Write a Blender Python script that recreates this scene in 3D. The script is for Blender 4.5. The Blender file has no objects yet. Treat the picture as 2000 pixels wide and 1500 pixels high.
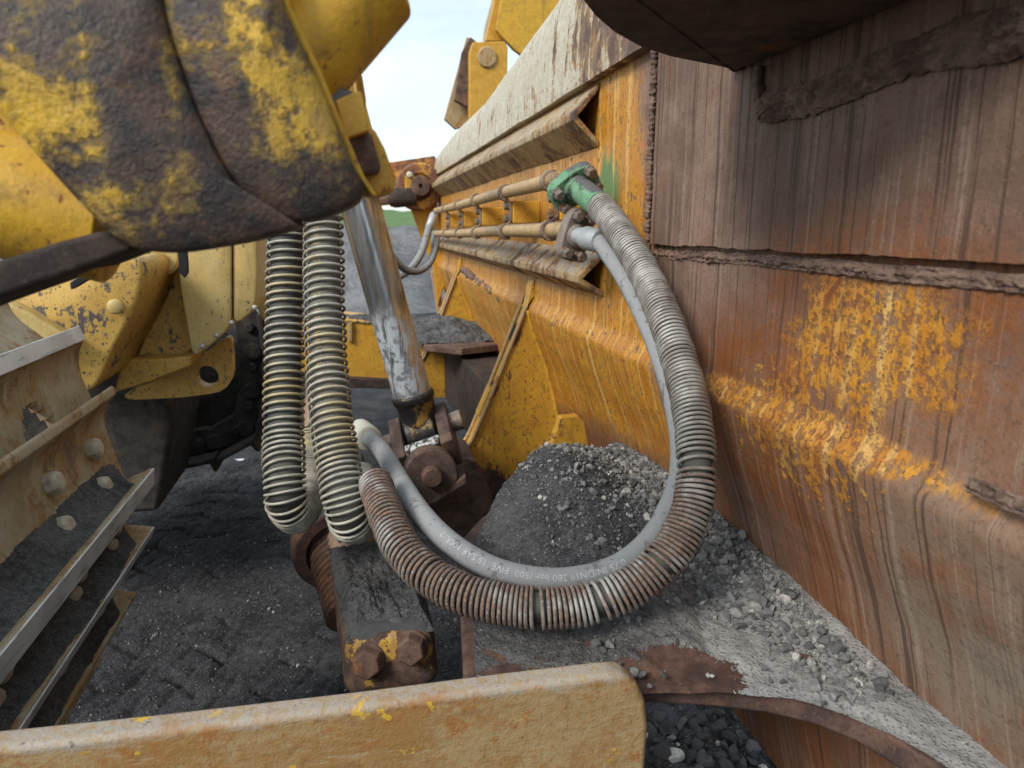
import bpy, bmesh, math, random
import numpy as np
from mathutils import Vector, Matrix
from mathutils import noise as mnoise
random.seed(7); rng = np.random.default_rng(7)
scene = bpy.context.scene
# ------------------------------------------------------------------ camera, sky, sun, exposure
F = 1390.0; YAW = math.radians(12.2); PIT = math.radians(12.6); H = 1.2
cam_d = bpy.data.cameras.new('camera'); cam = bpy.data.objects.new('camera', cam_d)
scene.collection.objects.link(cam); scene.camera = cam
cam.location = (0, 0, H); cam.rotation_euler = (math.pi/2 - PIT, 0, -YAW)
cam_d.sensor_width = 36.0; cam_d.lens = F/2000*36.0; cam_d.clip_start = 0.02; cam_d.clip_end = 3000
cam_d.dof.use_dof = True; cam_d.dof.focus_distance = 1.05; cam_d.dof.aperture_fstop = 8.5
SUN_EL, SUN_AZ = math.radians(37), math.radians(236)     # azimuth from +Y towards +X
world = bpy.data.worlds.new('World'); scene.world = world; world.use_nodes = True
wn = world.node_tree.nodes; wl = world.node_tree.links; wn.clear()
w_out = wn.new('ShaderNodeOutputWorld'); w_sky = wn.new('ShaderNodeTexSky'); w_sky.sky_type = 'NISHITA'
w_sky.sun_disc = False; w_sky.sun_elevation = SUN_EL; w_sky.sun_rotation = SUN_AZ
w_b1 = wn.new('ShaderNodeBackground'); w_b1.inputs[1].default_value = 0.09; wl.new(w_sky.outputs[0], w_b1.inputs[0])
w_b2 = wn.new('ShaderNodeBackground'); w_b2.inputs[0].default_value = (0.84, 0.95, 1.0, 1); w_b2.inputs[1].default_value = 0.60
w_tc = wn.new('ShaderNodeTexCoord'); w_mp = wn.new('ShaderNodeMapping'); w_mp.inputs['Scale'].default_value = (1.2, 1.2, 4.5)
w_ns = wn.new('ShaderNodeTexNoise'); w_ns.inputs['Scale'].default_value = 1.6; w_ns.inputs['Detail'].default_value = 5
w_rp = wn.new('ShaderNodeMapRange'); w_rp.inputs[1].default_value = 0.36; w_rp.inputs[2].default_value = 0.6
w_rp.inputs[3].default_value = 0.35; w_rp.inputs[4].default_value = 1.0
w_mx = wn.new('ShaderNodeMixShader')
wl.new(w_tc.outputs['Generated'], w_mp.inputs[0]); wl.new(w_mp.outputs[0], w_ns.inputs['Vector'])
wl.new(w_ns.outputs[0], w_rp.inputs[0]); wl.new(w_rp.outputs[0], w_mx.inputs[0])
wl.new(w_b1.outputs[0], w_mx.inputs[1]); wl.new(w_b2.outputs[0], w_mx.inputs[2]); wl.new(w_mx.outputs[0], w_out.inputs[0])
sun_d = bpy.data.lights.new('sun', 'SUN'); sun = bpy.data.objects.new('sun', sun_d); scene.collection.objects.link(sun)
sun_d.energy = 1.5; sun_d.angle = math.radians(20); sun_d.color = (1.0, 0.95, 0.87)
sdir = Vector((math.sin(SUN_AZ)*math.cos(SUN_EL), math.cos(SUN_AZ)*math.cos(SUN_EL), math.sin(SUN_EL)))
sun.rotation_euler = sdir.to_track_quat('Z', 'Y').to_euler(); sun.location = (0, 0, 8)
scene.view_settings.view_transform = 'Standard'; scene.view_settings.look = 'None'
scene.view_settings.exposure = 1.08; scene.view_settings.gamma = 1.0; scene.view_settings.use_curve_mapping = False

# ------------------------------------------------------------------ measuring helpers (photo point -> place on a known plane)
FW = Vector((math.sin(YAW)*math.cos(PIT), math.cos(YAW)*math.cos(PIT), -math.sin(PIT)))
RT = Vector((math.cos(YAW), -math.sin(YAW), 0)); UP = RT.cross(FW); C0 = Vector((0, 0, H))
def ray(px, py): return FW + RT*((px-1000)/F) - UP*((py-750)/F)
def X(px, py, x): d = ray(px, py); return C0 + d*(x/d.x)
def Y(px, py, y): d = ray(px, py); return C0 + d*(y/d.y)
def Z(px, py, z): d = ray(px, py); return C0 + d*((z-H)/d.z)
def DP(px, py, dep): return C0 + ray(px, py)*dep
def IP(px, py, p0, n): d = ray(px, py); n = Vector(n); return C0 + d*((Vector(p0)-C0).dot(n)/d.dot(n))
V = Vector
# ------------------------------------------------------------------ mesh helpers
COL = scene.collection
def link_obj(name, me, mat, parent=None, smooth=False, bevel=0, seg=2, ang=35):
    o = bpy.data.objects.new(name, me); COL.objects.link(o)
    if mat is not None: me.materials.append(mat)
    if parent is not None:
        o.parent = parent
        base = V((0,0,0)); p = parent
        while p is not None: base += p.location; p = p.parent
        if parent.type == 'EMPTY' or base.length > 0: me.transform(Matrix.Translation(-base))
    if bevel:
        m = o.modifiers.new('bevel', 'BEVEL'); m.width = bevel; m.segments = seg; m.limit_method = 'ANGLE'; m.angle_limit = math.radians(ang)
        m.harden_normals = False
    if smooth or bevel:
        me.polygons.foreach_set('use_smooth', [True]*len(me.polygons))
    if bevel:
        w = o.modifiers.new('wn', 'WEIGHTED_NORMAL'); w.keep_sharp = False
    return o
class MB:
    def __init__(s): s.v = []; s.f = []
    def add(s, vs, fs):
        b = len(s.v); s.v += [tuple(p) for p in vs]; s.f += [tuple(i+b for i in f) for f in fs]; return s
    def mesh(s, name):
        me = bpy.data.meshes.new(name); me.from_pydata(s.v, [], s.f); me.update()
        bm = bmesh.new(); bm.from_mesh(me); bmesh.ops.recalc_face_normals(bm, faces=bm.faces); bm.to_mesh(me); bm.free()
        return me
    def obj(s, name, mat, parent=None, **k): return link_obj(name, s.mesh(name), mat, parent, **k)
    def box(s, c, ax, ay, az):               # half-axis vectors
        c = V(c); ax, ay, az = V(ax), V(ay), V(az)
        vs = [c + ax*i + ay*j + az*k for i in (-1,1) for j in (-1,1) for k in (-1,1)]
        return s.add(vs, [(0,1,3,2),(4,6,7,5),(0,4,5,1),(2,3,7,6),(0,2,6,4),(1,5,7,3)])
    def prism(s, pts, off):                  # polygon (3D points) extruded by off
        n = len(pts); off = V(off); a = [V(p) for p in pts]; b = [p + off for p in a]
        return s.add(a + b, [tuple(range(n)), tuple(range(2*n-1, n-1, -1))] + [(i, (i+1) % n, n+(i+1) % n, n+i) for i in range(n)])
    def lathe(s, c, axis, prof, n=24, cap=True):  # prof: (distance along axis, radius)
        c = V(c); a = V(axis).normalized(); u = a.orthogonal().normalized(); w = a.cross(u)
        vs = []; m = len(prof)
        for (t, r) in prof:
            for k in range(n):
                q = 2*math.pi*k/n; vs.append(c + a*t + (u*math.cos(q) + w*math.sin(q))*r)
        fs = [(j*n+k, j*n+(k+1) % n, (j+1)*n+(k+1) % n, (j+1)*n+k) for j in range(m-1) for k in range(n)]
        if cap: fs += [tuple(range(n)), tuple((m-1)*n+k for k in range(n))]
        return s.add(vs, fs)
    def hexbolt(s, c, axis, af, h, wash=True, rot=0.3):
        a = V(axis).normalized(); u = a.orthogonal().normalized(); w = a.cross(u); c = V(c)
        if wash: s.lathe(c, a, [(0, af*.62), (h*.18, af*.62), (h*.2, af*.58)], 20)
        r = af/math.sqrt(3); vs = []
        for (t, q) in ((h*.2, r), (h*.85, r), (h*1.0, r*.84)):
            vs += [c + a*t + (u*math.cos(rot+k*math.pi/3) + w*math.sin(rot+k*math.pi/3))*q for k in range(6)]
        fs = [(j*6+k, j*6+(k+1) % 6, (j+1)*6+(k+1) % 6, (j+1)*6+k) for j in range(2) for k in range(6)] + [tuple(range(6)), tuple(range(12, 18))]
        return s.add(vs, fs)
def catmull(pts, step):
    P = [V(p) for p in pts]; P = [P[0]*2-P[1]] + P + [P[-1]*2-P[-2]]
    out = []
    for i in range(1, len(P)-2):
        a, b, c, d = P[i-1:i+3]; n = max(2, int((c-b).length/step))
        for k in range(n):
            t = k/n; out.append(0.5*((2*b) + (c-a)*t + (2*a-5*b+4*c-d)*t*t + (3*b-a-3*c+d)*t**3))
    out.append(P[-2]); return out
class Path:
    def __init__(s, pts, step=0.004):
        s.p = catmull(pts, step); n = len(s.p)
        s.t = [(s.p[min(i+1, n-1)] - s.p[max(i-1, 0)]).normalized() for i in range(n)]
        u = s.t[0].orthogonal().normalized(); s.u = []
        for t in s.t:
            u = (u - t*u.dot(t)).normalized(); s.u.append(u)
        s.w = [t.cross(u) for t, u in zip(s.t, s.u)]
        s.l = [0.0]
        for i in range(1, n): s.l.append(s.l[-1] + (s.p[i]-s.p[i-1]).length)
        s.L = s.l[-1]
    def at(s, d):
        d = min(max(d, 0), s.L-1e-6); i = int(np.searchsorted(s.l, d, side='right'))-1; i = min(max(i, 0), len(s.p)-2)
        f = (d-s.l[i])/max(s.l[i+1]-s.l[i], 1e-9)
        t = s.t[i].lerp(s.t[i+1], f).normalized(); u = s.u[i].lerp(s.u[i+1], f); u = (u-t*u.dot(t)).normalized()
        return s.p[i].lerp(s.p[i+1], f), t, u, t.cross(u)
def tube(mb, path, r, n=16, cap=True, r_of=None):
    N = len(path.p); vs = []
    for i in range(N):
        rr = r_of(path.l[i]) if r_of else r
        for k in range(n):
            q = 2*math.pi*k/n; vs.append(path.p[i] + (path.u[i]*math.cos(q) + path.w[i]*math.sin(q))*rr)
    fs = [(i*n+k, i*n+(k+1) % n, (i+1)*n+(k+1) % n, (i+1)*n+k) for i in range(N-1) for k in range(n)]
    if cap: fs += [tuple(range(n)), tuple((N-1)*n+k for k in range(n))]
    return mb.add(vs, fs)
def helix(mb, path, R, wire, pitch_of, d0, d1, segs=18, n=6):
    d = d0; ang = 0; C = []
    while d < d1:
        p, t, u, w = path.at(d); rr = R*(1+0.02*math.sin(ang*.13)+.012*math.sin(ang*.71))
        C.append((p + (u*math.cos(ang)+w*math.sin(ang))*rr, (u*math.cos(ang)+w*math.sin(ang)), t))
        ang += 2*math.pi/segs; d += pitch_of(d)/segs
    vs = []
    for i in range(len(C)):
        p, o, t = C[i]
        for k in range(n):
            q = 2*math.pi*k/n; vs.append(p + o*math.cos(q)*wire + t*math.sin(q)*wire)
    N = len(C); fs = [(i*n+k, i*n+(k+1) % n, (i+1)*n+(k+1) % n, (i+1)*n+k) for i in range(N-1) for k in range(n)]
    fs += [tuple(range(n)), tuple((N-1)*n+k for k in range(n))]
    return mb.add(vs, fs)
def smooth_poly(pts, step):                    # closed polygon resampled with soft corners
    P = [V(p) for p in pts]; out = []
    for i in range(len(P)):
        a, b = P[i], P[(i+1) % len(P)]; n = max(1, int((b-a).length/step))
        out += [a.lerp(b, k/n) for k in range(n)]
    for _ in range(2):
        out = [(out[i-1] + out[i]*2 + out[(i+1) % len(out)])/4 for i in range(len(out))]
    return out
def pillow(mb, pts, n, prof, back, step=0.02, rough=0.0, fs=6.0):
    """solid with a rounded front: rings shrinking to the middle; prof = (scale, height along n); back = depth behind."""
    P = smooth_poly(pts, step); c = sum(P, V((0,0,0)))/len(P); n = V(n).normalized(); N = len(P); vs = []
    rings = [(1.0, -back)] + prof
    for (s, h) in rings:
        for p in P:
            q = c + (p-c)*s + n*h
            if rough and h > -back: q = q + n*rough*(mnoise.noise(q*fs)+.5*mnoise.noise(q*fs*2.3))
            vs.append(q)
    m = len(rings); f = [(j*N+k, j*N+(k+1) % N, (j+1)*N+(k+1) % N, (j+1)*N+k) for j in range(m-1) for k in range(N)]
    f += [tuple(range(N)), tuple((m-1)*N+k for k in range(N))]
    return mb.add(vs, f)
def grid(mb, nu, nv, fn):
    vs = [fn(i/(nu-1), j/(nv-1)) for j in range(nv) for i in range(nu)]
    return mb.add(vs, [(j*nu+i, j*nu+i+1, (j+1)*nu+i+1, (j+1)*nu+i) for j in range(nv-1) for i in range(nu-1)])
def plate_y(name, px, y, t, mat, parent, bevel=0.004, seg=2):
    return MB().prism([Y(a, b, y) for a, b in px], (0, t, 0)).obj(name, mat, parent, bevel=bevel, seg=seg)
def thing(name, loc, label, cat, group=None):
    o = bpy.data.objects.new(name, None); COL.objects.link(o); o.location = loc; o.empty_display_size = .05
    o['label'] = label; o['category'] = cat
    if group: o['group'] = group
    return o
def tag(o, label=None, cat=None, group=None, kind=None):
    if label: o['label'] = label
    if cat: o['category'] = cat
    if group: o['group'] = group
    if kind: o['kind'] = kind
    return o
def fbm(p, o=4):
    a = 1; s = 0; q = V(p)
    for _ in range(o): s += a*mnoise.noise(q); q = q*2.03; a *= .5
    return s
# ------------------------------------------------------------------ materials
class NT:
    def __init__(s, name):
        s.m = bpy.data.materials.new(name); s.m.use_nodes = True; s.t = s.m.node_tree; s.t.nodes.clear()
        s.out = s.t.nodes.new('ShaderNodeOutputMaterial'); s.b = s.t.nodes.new('ShaderNodeBsdfPrincipled')
        s.t.links.new(s.b.outputs[0], s.out.inputs[0])
        g = s.t.nodes.new('ShaderNodeNewGeometry'); s.pos = g.outputs['Position']; s.nor = g.outputs['Normal']
        sx = s.t.nodes.new('ShaderNodeSeparateXYZ'); s.t.links.new(s.pos, sx.inputs[0]); s.px, s.py, s.pz = sx.outputs
        sn = s.t.nodes.new('ShaderNodeSeparateXYZ'); s.t.links.new(s.nor, sn.inputs[0]); s.nz = sn.outputs[2]
    def set(s, sock, v):
        if isinstance(v, bpy.types.NodeSocket): s.t.links.new(v, sock)
        elif hasattr(sock.default_value, '__len__') and not hasattr(v, '__len__'): sock.default_value = [v]*len(sock.default_value)
        elif hasattr(v, '__len__') and len(v) == 3 and len(sock.default_value) == 4: sock.default_value = (*v, 1)
        else: sock.default_value = v
    def map(s, sc=(1,1,1), loc=(0,0,0), vec=None):
        n = s.t.nodes.new('ShaderNodeMapping'); s.set(n.inputs[0], vec if vec is not None else s.pos)
        n.inputs['Scale'].default_value = sc; n.inputs['Location'].default_value = loc; return n.outputs[0]
    def noise(s, sc, det=4, rough=.55, vec=None, dist=0):
        n = s.t.nodes.new('ShaderNodeTexNoise'); s.set(n.inputs['Vector'], vec if vec is not None else s.pos)
        n.inputs['Scale'].default_value = sc; n.inputs['Detail'].default_value = det; n.inputs['Roughness'].default_value = rough
        n.inputs['Distortion'].default_value = dist; return n.outputs[0]
    def voro(s, sc, feat='F1', vec=None):
        n = s.t.nodes.new('ShaderNodeTexVoronoi'); n.feature = feat; s.set(n.inputs['Vector'], vec if vec is not None else s.pos)
        n.inputs['Scale'].default_value = sc; return n.outputs[0]
    def ma(s, op, a, b=0.0, c=None):
        n = s.t.nodes.new('ShaderNodeMath'); n.operation = op; s.set(n.inputs[0], a); s.set(n.inputs[1], b)
        if c is not None: s.set(n.inputs[2], c)
        return n.outputs[0]
    def rng(s, v, a, b, lo=0.0, hi=1.0, smooth=True):
        n = s.t.nodes.new('ShaderNodeMapRange'); n.interpolation_type = 'SMOOTHSTEP' if smooth else 'LINEAR'
        s.set(n.inputs[0], v)
        for i, q in zip((1,2,3,4), (a,b,lo,hi)): n.inputs[i].default_value = q
        return n.outputs[0]
    def mix(s, f, a, b):
        n = s.t.nodes.new('ShaderNodeMix'); n.data_type = 'RGBA'; s.set(n.inputs[0], f); s.set(n.inputs[6], a); s.set(n.inputs[7], b); return n.outputs[2]
    def mixf(s, f, a, b):
        n = s.t.nodes.new('ShaderNodeMix'); s.set(n.inputs[0], f); s.set(n.inputs[2], a); s.set(n.inputs[3], b); return n.outputs[0]
    def ell(s, c, r):                        # 1 in the middle of an ellipsoid, 0 on its skin, negative outside
        n = s.t.nodes.new('ShaderNodeVectorMath'); n.operation = 'SUBTRACT'; s.set(n.inputs[0], s.pos); n.inputs[1].default_value = c
        m = s.t.nodes.new('ShaderNodeVectorMath'); m.operation = 'DIVIDE'; s.t.links.new(n.outputs[0], m.inputs[0]); m.inputs[1].default_value = r
        l = s.t.nodes.new('ShaderNodeVectorMath'); l.operation = 'LENGTH'; s.t.links.new(m.outputs[0], l.inputs[0])
        return s.ma('SUBTRACT', 1.0, l.outputs['Value'])
    def fin(s, col, rough=.7, metal=0.0, bump=None, bstr=.4, bdist=.002, spec=.4):
        s.set(s.b.inputs['Base Color'], col); s.set(s.b.inputs['Roughness'], rough); s.set(s.b.inputs['Metallic'], metal)
        s.b.inputs['Specular IOR Level'].default_value = spec
        if bump is not None:
            n = s.t.nodes.new('ShaderNodeBump'); n.inputs['Strength'].default_value = bstr; n.inputs['Distance'].default_value = bdist
            s.set(n.inputs['Height'], bump); s.t.links.new(n.outputs[0], s.b.inputs['Normal'])
        return s.m
YEL = (.60, .33, .035); YEL2 = (.50, .255, .028); PALE = (.56, .42, .20); CREAM = (.60, .52, .38)
RUST_D = (.085, .045, .030); RUST_B = (.20, .115, .075); RUST_O = (.36, .14, .035); MUD = (.27, .19, .145); DUST = (.060, .060, .063); DUSTL = (.25, .245, .24)
def weather(name, paint=YEL, paint2=YEL2, cover=.5, scale=7.0, rusts=(RUST_D, RUST_B, RUST_O), dust=0.0, dustc=DUST, chips=.0, streak=.3,
            blobs=(), metal=0.0, prough=.5, rrough=.85, bump=.5, grime=.3, fade=0.0, seed=0.0, smap=(60, 5, 3.0), namp=1.0, film=None, soft=.015):
    """paint over rust. cover: share still painted; blobs: (centre, radius, +more paint / -more rust)."""
    n = NT(name); o = (seed*3.1, seed*1.7, seed*2.3); pv = n.map((1,1,1), o)
    big = n.noise(scale, 7, .62, pv, .3); fine = n.noise(scale*9, 5, .6, pv); mid = n.noise(scale*2.6, 6, .6, pv, .2)
    st = n.noise(1.0, 4, .6, n.map(smap, o)); xf = n.noise(scale*26, 4, .65, pv); sc = n.noise(1.0, 4, .65, n.map((scale*20, scale*20, scale*5), o))
    f = n.ma('ADD', n.ma('MULTIPLY', big, .48), n.ma('ADD', n.ma('MULTIPLY', fine, .18), n.ma('MULTIPLY', mid, .18)))
    f = n.ma('ADD', f, n.ma('ADD', n.ma('MULTIPLY', xf, .10), n.ma('MULTIPLY', sc, .06)))
    f = n.ma('ADD', f, n.ma('MULTIPLY', n.ma('SUBTRACT', st, .5), streak*.35))
    if namp != 1.0: f = n.ma('ADD', n.ma('MULTIPLY', n.ma('SUBTRACT', f, .5), namp), .5)
    for (c, r, w) in blobs:
        f = n.ma('ADD', f, n.ma('MULTIPLY', n.rng(n.ell(c, r), 0.0, .6), w))
    th = .5 + (.5-cover)*.42
    pm = n.rng(f, th-soft, th+soft)
    if chips:
        ch = n.noise(scale*16, 4, .65, n.map((1, 1, .55), o)); pm = n.ma('MULTIPLY', pm, n.rng(ch, .66-chips*.2, .69-chips*.2, 1, 0))
    rc = n.mix(n.rng(mid, .38, .62), rusts[0], rusts[1]); rc = n.mix(n.rng(n.noise(scale*1.7, 6, .65, n.map((1,1,1), (o[0]+7, o[1], o[2]))), .52, .68), rc, rusts[2])
    if film: rc = n.mix(n.ma('MULTIPLY', n.rng(n.ma('ADD', f, n.ma('MULTIPLY', n.ma('SUBTRACT', fine, .5), .25)), th-.14, th-.03), .85), rc, film)
    edge = n.ma('MULTIPLY', n.rng(f, th-.07, th-.005), .7); rc = n.mix(edge, rc, rusts[2])
    rc = n.mix(n.rng(st, .5, .75, 0, .55), rc, rusts[0])
    pc = n.mix(n.rng(mid, .35, .68), paint, paint2)
    if fade: pc = n.mix(n.ma('MULTIPLY', n.rng(st, .35, .65), fade), pc, CREAM)
    pc = n.mix(n.rng(n.noise(scale*5, 6, .7, pv), .5, .8, 0, grime*1.3), pc, (.13, .085, .05))
    pc = n.mix(n.rng(st, .56, .74, 0, grime), pc, (.16, .10, .055)); pc = n.mix(n.rng(xf, .56, .70, 0, .5), pc, tuple(q*.45 for q in paint2)); pc = n.mix(n.rng(xf, .44, .30, 0, .3), pc, tuple(min(1, q*1.35+.03) for q in paint))
    rc = n.mix(n.rng(xf, .54, .68, 0, .6), rc, tuple(q*.6 for q in rusts[0])); rc = n.mix(n.rng(xf, .45, .32, 0, .4), rc, tuple(min(1, q*1.5+.02) for q in rusts[1]))
    col = n.mix(pm, rc, pc)
    ro = n.mixf(pm, rrough, prough); ro = n.ma('ADD', ro, n.ma('MULTIPLY', n.ma('SUBTRACT', fine, .5), .3))
    if dust:
        dm = n.rng(n.ma('ADD', n.nz, n.ma('MULTIPLY', n.ma('SUBTRACT', mid, .5), .9)), 1.02-dust, 1.12-dust)
        dc = n.mix(n.noise(140, 3), tuple(q*.6 for q in dustc), tuple(min(1, q*1.5) for q in dustc))
        col = n.mix(dm, col, dc); ro = n.mixf(dm, ro, .95)
    h = n.ma('ADD', n.ma('MULTIPLY', pm, .35), n.ma('ADD', n.ma('MULTIPLY', fine, .7), n.ma('ADD', n.ma('MULTIPLY', xf, .5), n.ma('MULTIPLY', n.noise(320, 3), .4))))
    return n.fin(col, ro, metal, h, bump, .0016)
M = {}
# --- the blade wall: paint islands, brown mud film, run marks
def blade_material():
    n = NT('blade_steel'); y, z = n.py, n.pz
    big = n.noise(4.5, 8, .65, None, .4); mid = n.noise(14, 7, .65); fine = n.noise(70, 5, .65); grit = n.noise(330, 3)
    chipn = n.noise(1, 5, .68, n.map((60, 60, 50)))
    wob = n.ma('MULTIPLY', n.ma('SUBTRACT', n.noise(6, 3), .5), .006)
    yy = n.ma('ADD', y, wob); cv = n.t.nodes.new('ShaderNodeCombineXYZ'); n.set(cv.inputs[1], yy); n.set(cv.inputs[2], z)
    st = n.noise(1, 4, .62, n.map((1, 38, .9), (0,0,0), cv.outputs[0])); st2 = n.noise(1, 3, .6, n.map((1, 110, 1.9), (0,3,0), cv.outputs[0]))
    # painted zones
    a = n.rng(n.ma('ADD', y, n.ma('ADD', n.ma('MULTIPLY', n.ma('SUBTRACT', mid, .5), .16), n.ma('MULTIPLY', n.ma('SUBTRACT', z, 1.1), -.30))), 1.11, 1.19)
    low = n.rng(n.ma('ADD', z, n.ma('ADD', n.ma('MULTIPLY', n.ma('SUBTRACT', st, .5), .12), n.ma('MULTIPLY', n.ma('SUBTRACT', y, 1.4), .12))), .70, .79)
    a = n.ma('MULTIPLY', a, low)
    c2 = X(1690, 660, .5); p2 = n.ma('ADD', n.ell(c2, (.5, .19, .125)), n.ma('MULTIPLY', n.ma('SUBTRACT', mid, .5), 1.5))
    p2 = n.rng(p2, .25, .5)
    diag = n.noise(1, 4, .6, n.map((1, 9, 16), (0, .3, 0), n.map((1,1,1)))); 
    p3 = n.ell(V((.5, .72, .978)), (.5, .36, .024)); p3 = n.rng(n.ma('ADD', p3, n.ma('MULTIPLY', n.ma('SUBTRACT', mid, .5), 1.2)), .1, .4)
    c5 = X(1560, 840, .5); p5 = n.rng(n.ma('ADD', n.ell(c5, (.5, .25, .12)), n.ma('MULTIPLY', n.ma('SUBTRACT', fine, .5), 2.6)), .5, .75)
    up_right = n.ma('MULTIPLY', n.rng(y, 1.13, 1.16, 1, 0), n.rng(z, 1.13, 1.16))
    sv = n.t.nodes.new('ShaderNodeCombineXYZ'); n.set(sv.inputs[0], n.ma('ADD', n.ma('MULTIPLY', y, .62), n.ma('MULTIPLY', z, -.78))); n.set(sv.inputs[1], n.ma('ADD', n.ma('MULTIPLY', y, .78), n.ma('MULTIPLY', z, .62)))
    dsc = n.noise(1, 3, .6, n.map((5, 42, 1), (0,0,0), sv.outputs[0])); p2 = n.ma('MULTIPLY', p2, n.rng(dsc, .67, .63))
    p = n.ma('MAXIMUM', n.ma('MAXIMUM', a, p2), n.ma('MAXIMUM', p3, n.ma('MULTIPLY', p5, .75)))
    p = n.ma('MULTIPLY', p, n.ma('SUBTRACT', 1.0, up_right))
    p = n.ma('MULTIPLY', p, n.rng(n.ma('ADD', n.ma('MULTIPLY', chipn, .6), n.ma('MULTIPLY', mid, .4)), .40, .44))
    scr = n.rng(n.ma('ADD', n.ma('MULTIPLY', fine, .5), n.ma('MULTIPLY', n.noise(120, 5, .72), .5)), .44, .53); inner = n.ma('MAXIMUM', scr, a); p = n.ma('MULTIPLY', p, n.mixf(.85, 1.0, inner))
    # brown film
    br = n.mix(n.rng(big, .38, .62), (.135, .078, .056), (.235, .148, .108)); br = n.mix(n.rng(mid, .52, .72, 0, .6), br, (.165, .072, .038))
    below = n.rng(z, 1.10, .93); br = n.mix(n.ma('MULTIPLY', below, n.rng(n.noise(5, 5, .6, n.map((1, 1, .5), (2,0,0))), .38, .60, .15, .9)), br, (.205, .072, .022))
    zone = n.ma('MAXIMUM', n.rng(n.ell(c2, (.5, .30, .16)), 0, .5), n.rng(n.ell(c5, (.5, .40, .20)), 0, .5)); br = n.mix(n.ma('MULTIPLY', zone, n.rng(n.ma('ADD', n.ma('MULTIPLY', fine, .4), n.ma('MULTIPLY', mid, .6)), .36, .58, .2, .95)), br, (.21, .064, .012))
    gz = n.ma('MULTIPLY', n.rng(y, .74, .46), n.rng(z, 1.12, .85)); br = n.mix(n.ma('MULTIPLY', gz, n.rng(n.ma('ADD', n.ma('MULTIPLY', big, .7), n.ma('MULTIPLY', st, .3)), .42, .58, .1, .9)), br, (.225, .18, .135))
    runs = n.rng(st2, .56, .62); runs2 = n.rng(st, .61, .66)
    br = n.mix(n.ma('MULTIPLY', runs, .75), br, (.062, .032, .022)); br = n.mix(n.ma('MULTIPLY', runs2, .45), br, (.065, .033, .022))
    pale = n.rng(n.ma('SUBTRACT', 1.0, st2), .56, .66); br = n.mix(n.ma('MULTIPLY', pale, .2), br, (.47, .40, .33))
    br = n.mix(n.rng(n.noise(130, 4, .7), .52, .68, 0, .55), br, (.09, .055, .04)); br = n.mix(n.rng(n.noise(170, 3, .7), .58, .74, 0, .28), br, (.36, .28, .21))
    yc = n.mix(n.rng(mid, .35, .65), (.56, .26, .018), (.44, .165, .014)); yc = n.mix(n.rng(st2, .5, .66, 0, .6), yc, (.33, .14, .025))
    yc = n.mix(n.rng(st, .34, .50, .6, 0), yc, (.70, .49, .19)); yc = n.mix(n.rng(n.noise(1, 4, .7, n.map((90, 150, 95))), .57, .63, 0, .85), yc, (.075, .045, .03))
    redge = n.ma('MULTIPLY', n.rng(y, 1.30, 1.19), n.ma('MULTIPLY', n.rng(z, 1.1, 1.25), .6)); yc = n.mix(n.ma('MULTIPLY', redge, n.rng(mid, .4, .6)), yc, (.46, .14, .05))
    green = n.rng(n.ma('ADD', n.ell(X(1186, 375, .5), (.3, .085, .10)), n.ma('MULTIPLY', n.ma('SUBTRACT', st, .5), 1.6)), .1, .5)
    col = n.mix(p, br, yc); col = n.mix(n.ma('MULTIPLY', green, .85), col, (.06, .20, .075))
    col = n.mix(n.rng(grit, .60, .70, 0, .5), col, (.06, .04, .03))
    ro = n.mixf(p, .78, .5)
    h = n.ma('ADD', n.ma('MULTIPLY', p, .6), n.ma('ADD', n.ma('MULTIPLY', fine, 1.0), n.ma('ADD', n.ma('MULTIPLY', grit, .45), n.ma('MULTIPLY', n.rng(n.voro(95), .0, .22, .5, 0), .35))))
    return n.fin(col, ro, 0, h, .6, .0022)
M['blade'] = blade_material()
M['yellow'] = weather('worn_yellow_paint', cover=.78, chips=.25, streak=.6, grime=.45)
M['yellow_gusset'] = weather('gusset_paint', cover=.78, chips=.34, scale=9, grime=.5, seed=2, namp=1.3, streak=.9, rusts=((.045,.032,.027),(.10,.062,.045),(.33,.13,.035)),
    blobs=[(Y(940, 960, 2.0), (.15, .2, .13), -.22), (Y(1005, 650, 2.0), (.03, .2, .06), -.25), (Y(965, 730, 2.0), (.02, .2, .10), -.2), (Y(905, 950, 2.0), (.05, .2, .12), -.3)])
M['yellow_clean'] = weather('body_paint', paint=(.56, .42, .17), paint2=(.50, .35, .12), cover=.80, chips=.15, scale=5, rusts=((.10,.09,.09),(.15,.13,.125),(.13,.11,.10)), grime=.35, streak=.6, seed=4)
M['yellow_scuff'] = weather('scuffed_body_paint', paint=(.60, .38, .09), paint2=(.55, .33, .08), cover=.62, chips=.3, scale=9, rusts=((.09,.08,.08),(.14,.125,.12),(.11,.09,.08)), grime=.3, streak=.5, seed=5)
M['cast_yellow'] = weather('cast_yellow', paint=(.62, .36, .03), paint2=(.52, .28, .025), cover=.86, scale=9, grime=.55, streak=.1, seed=6, chips=.1)
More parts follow.
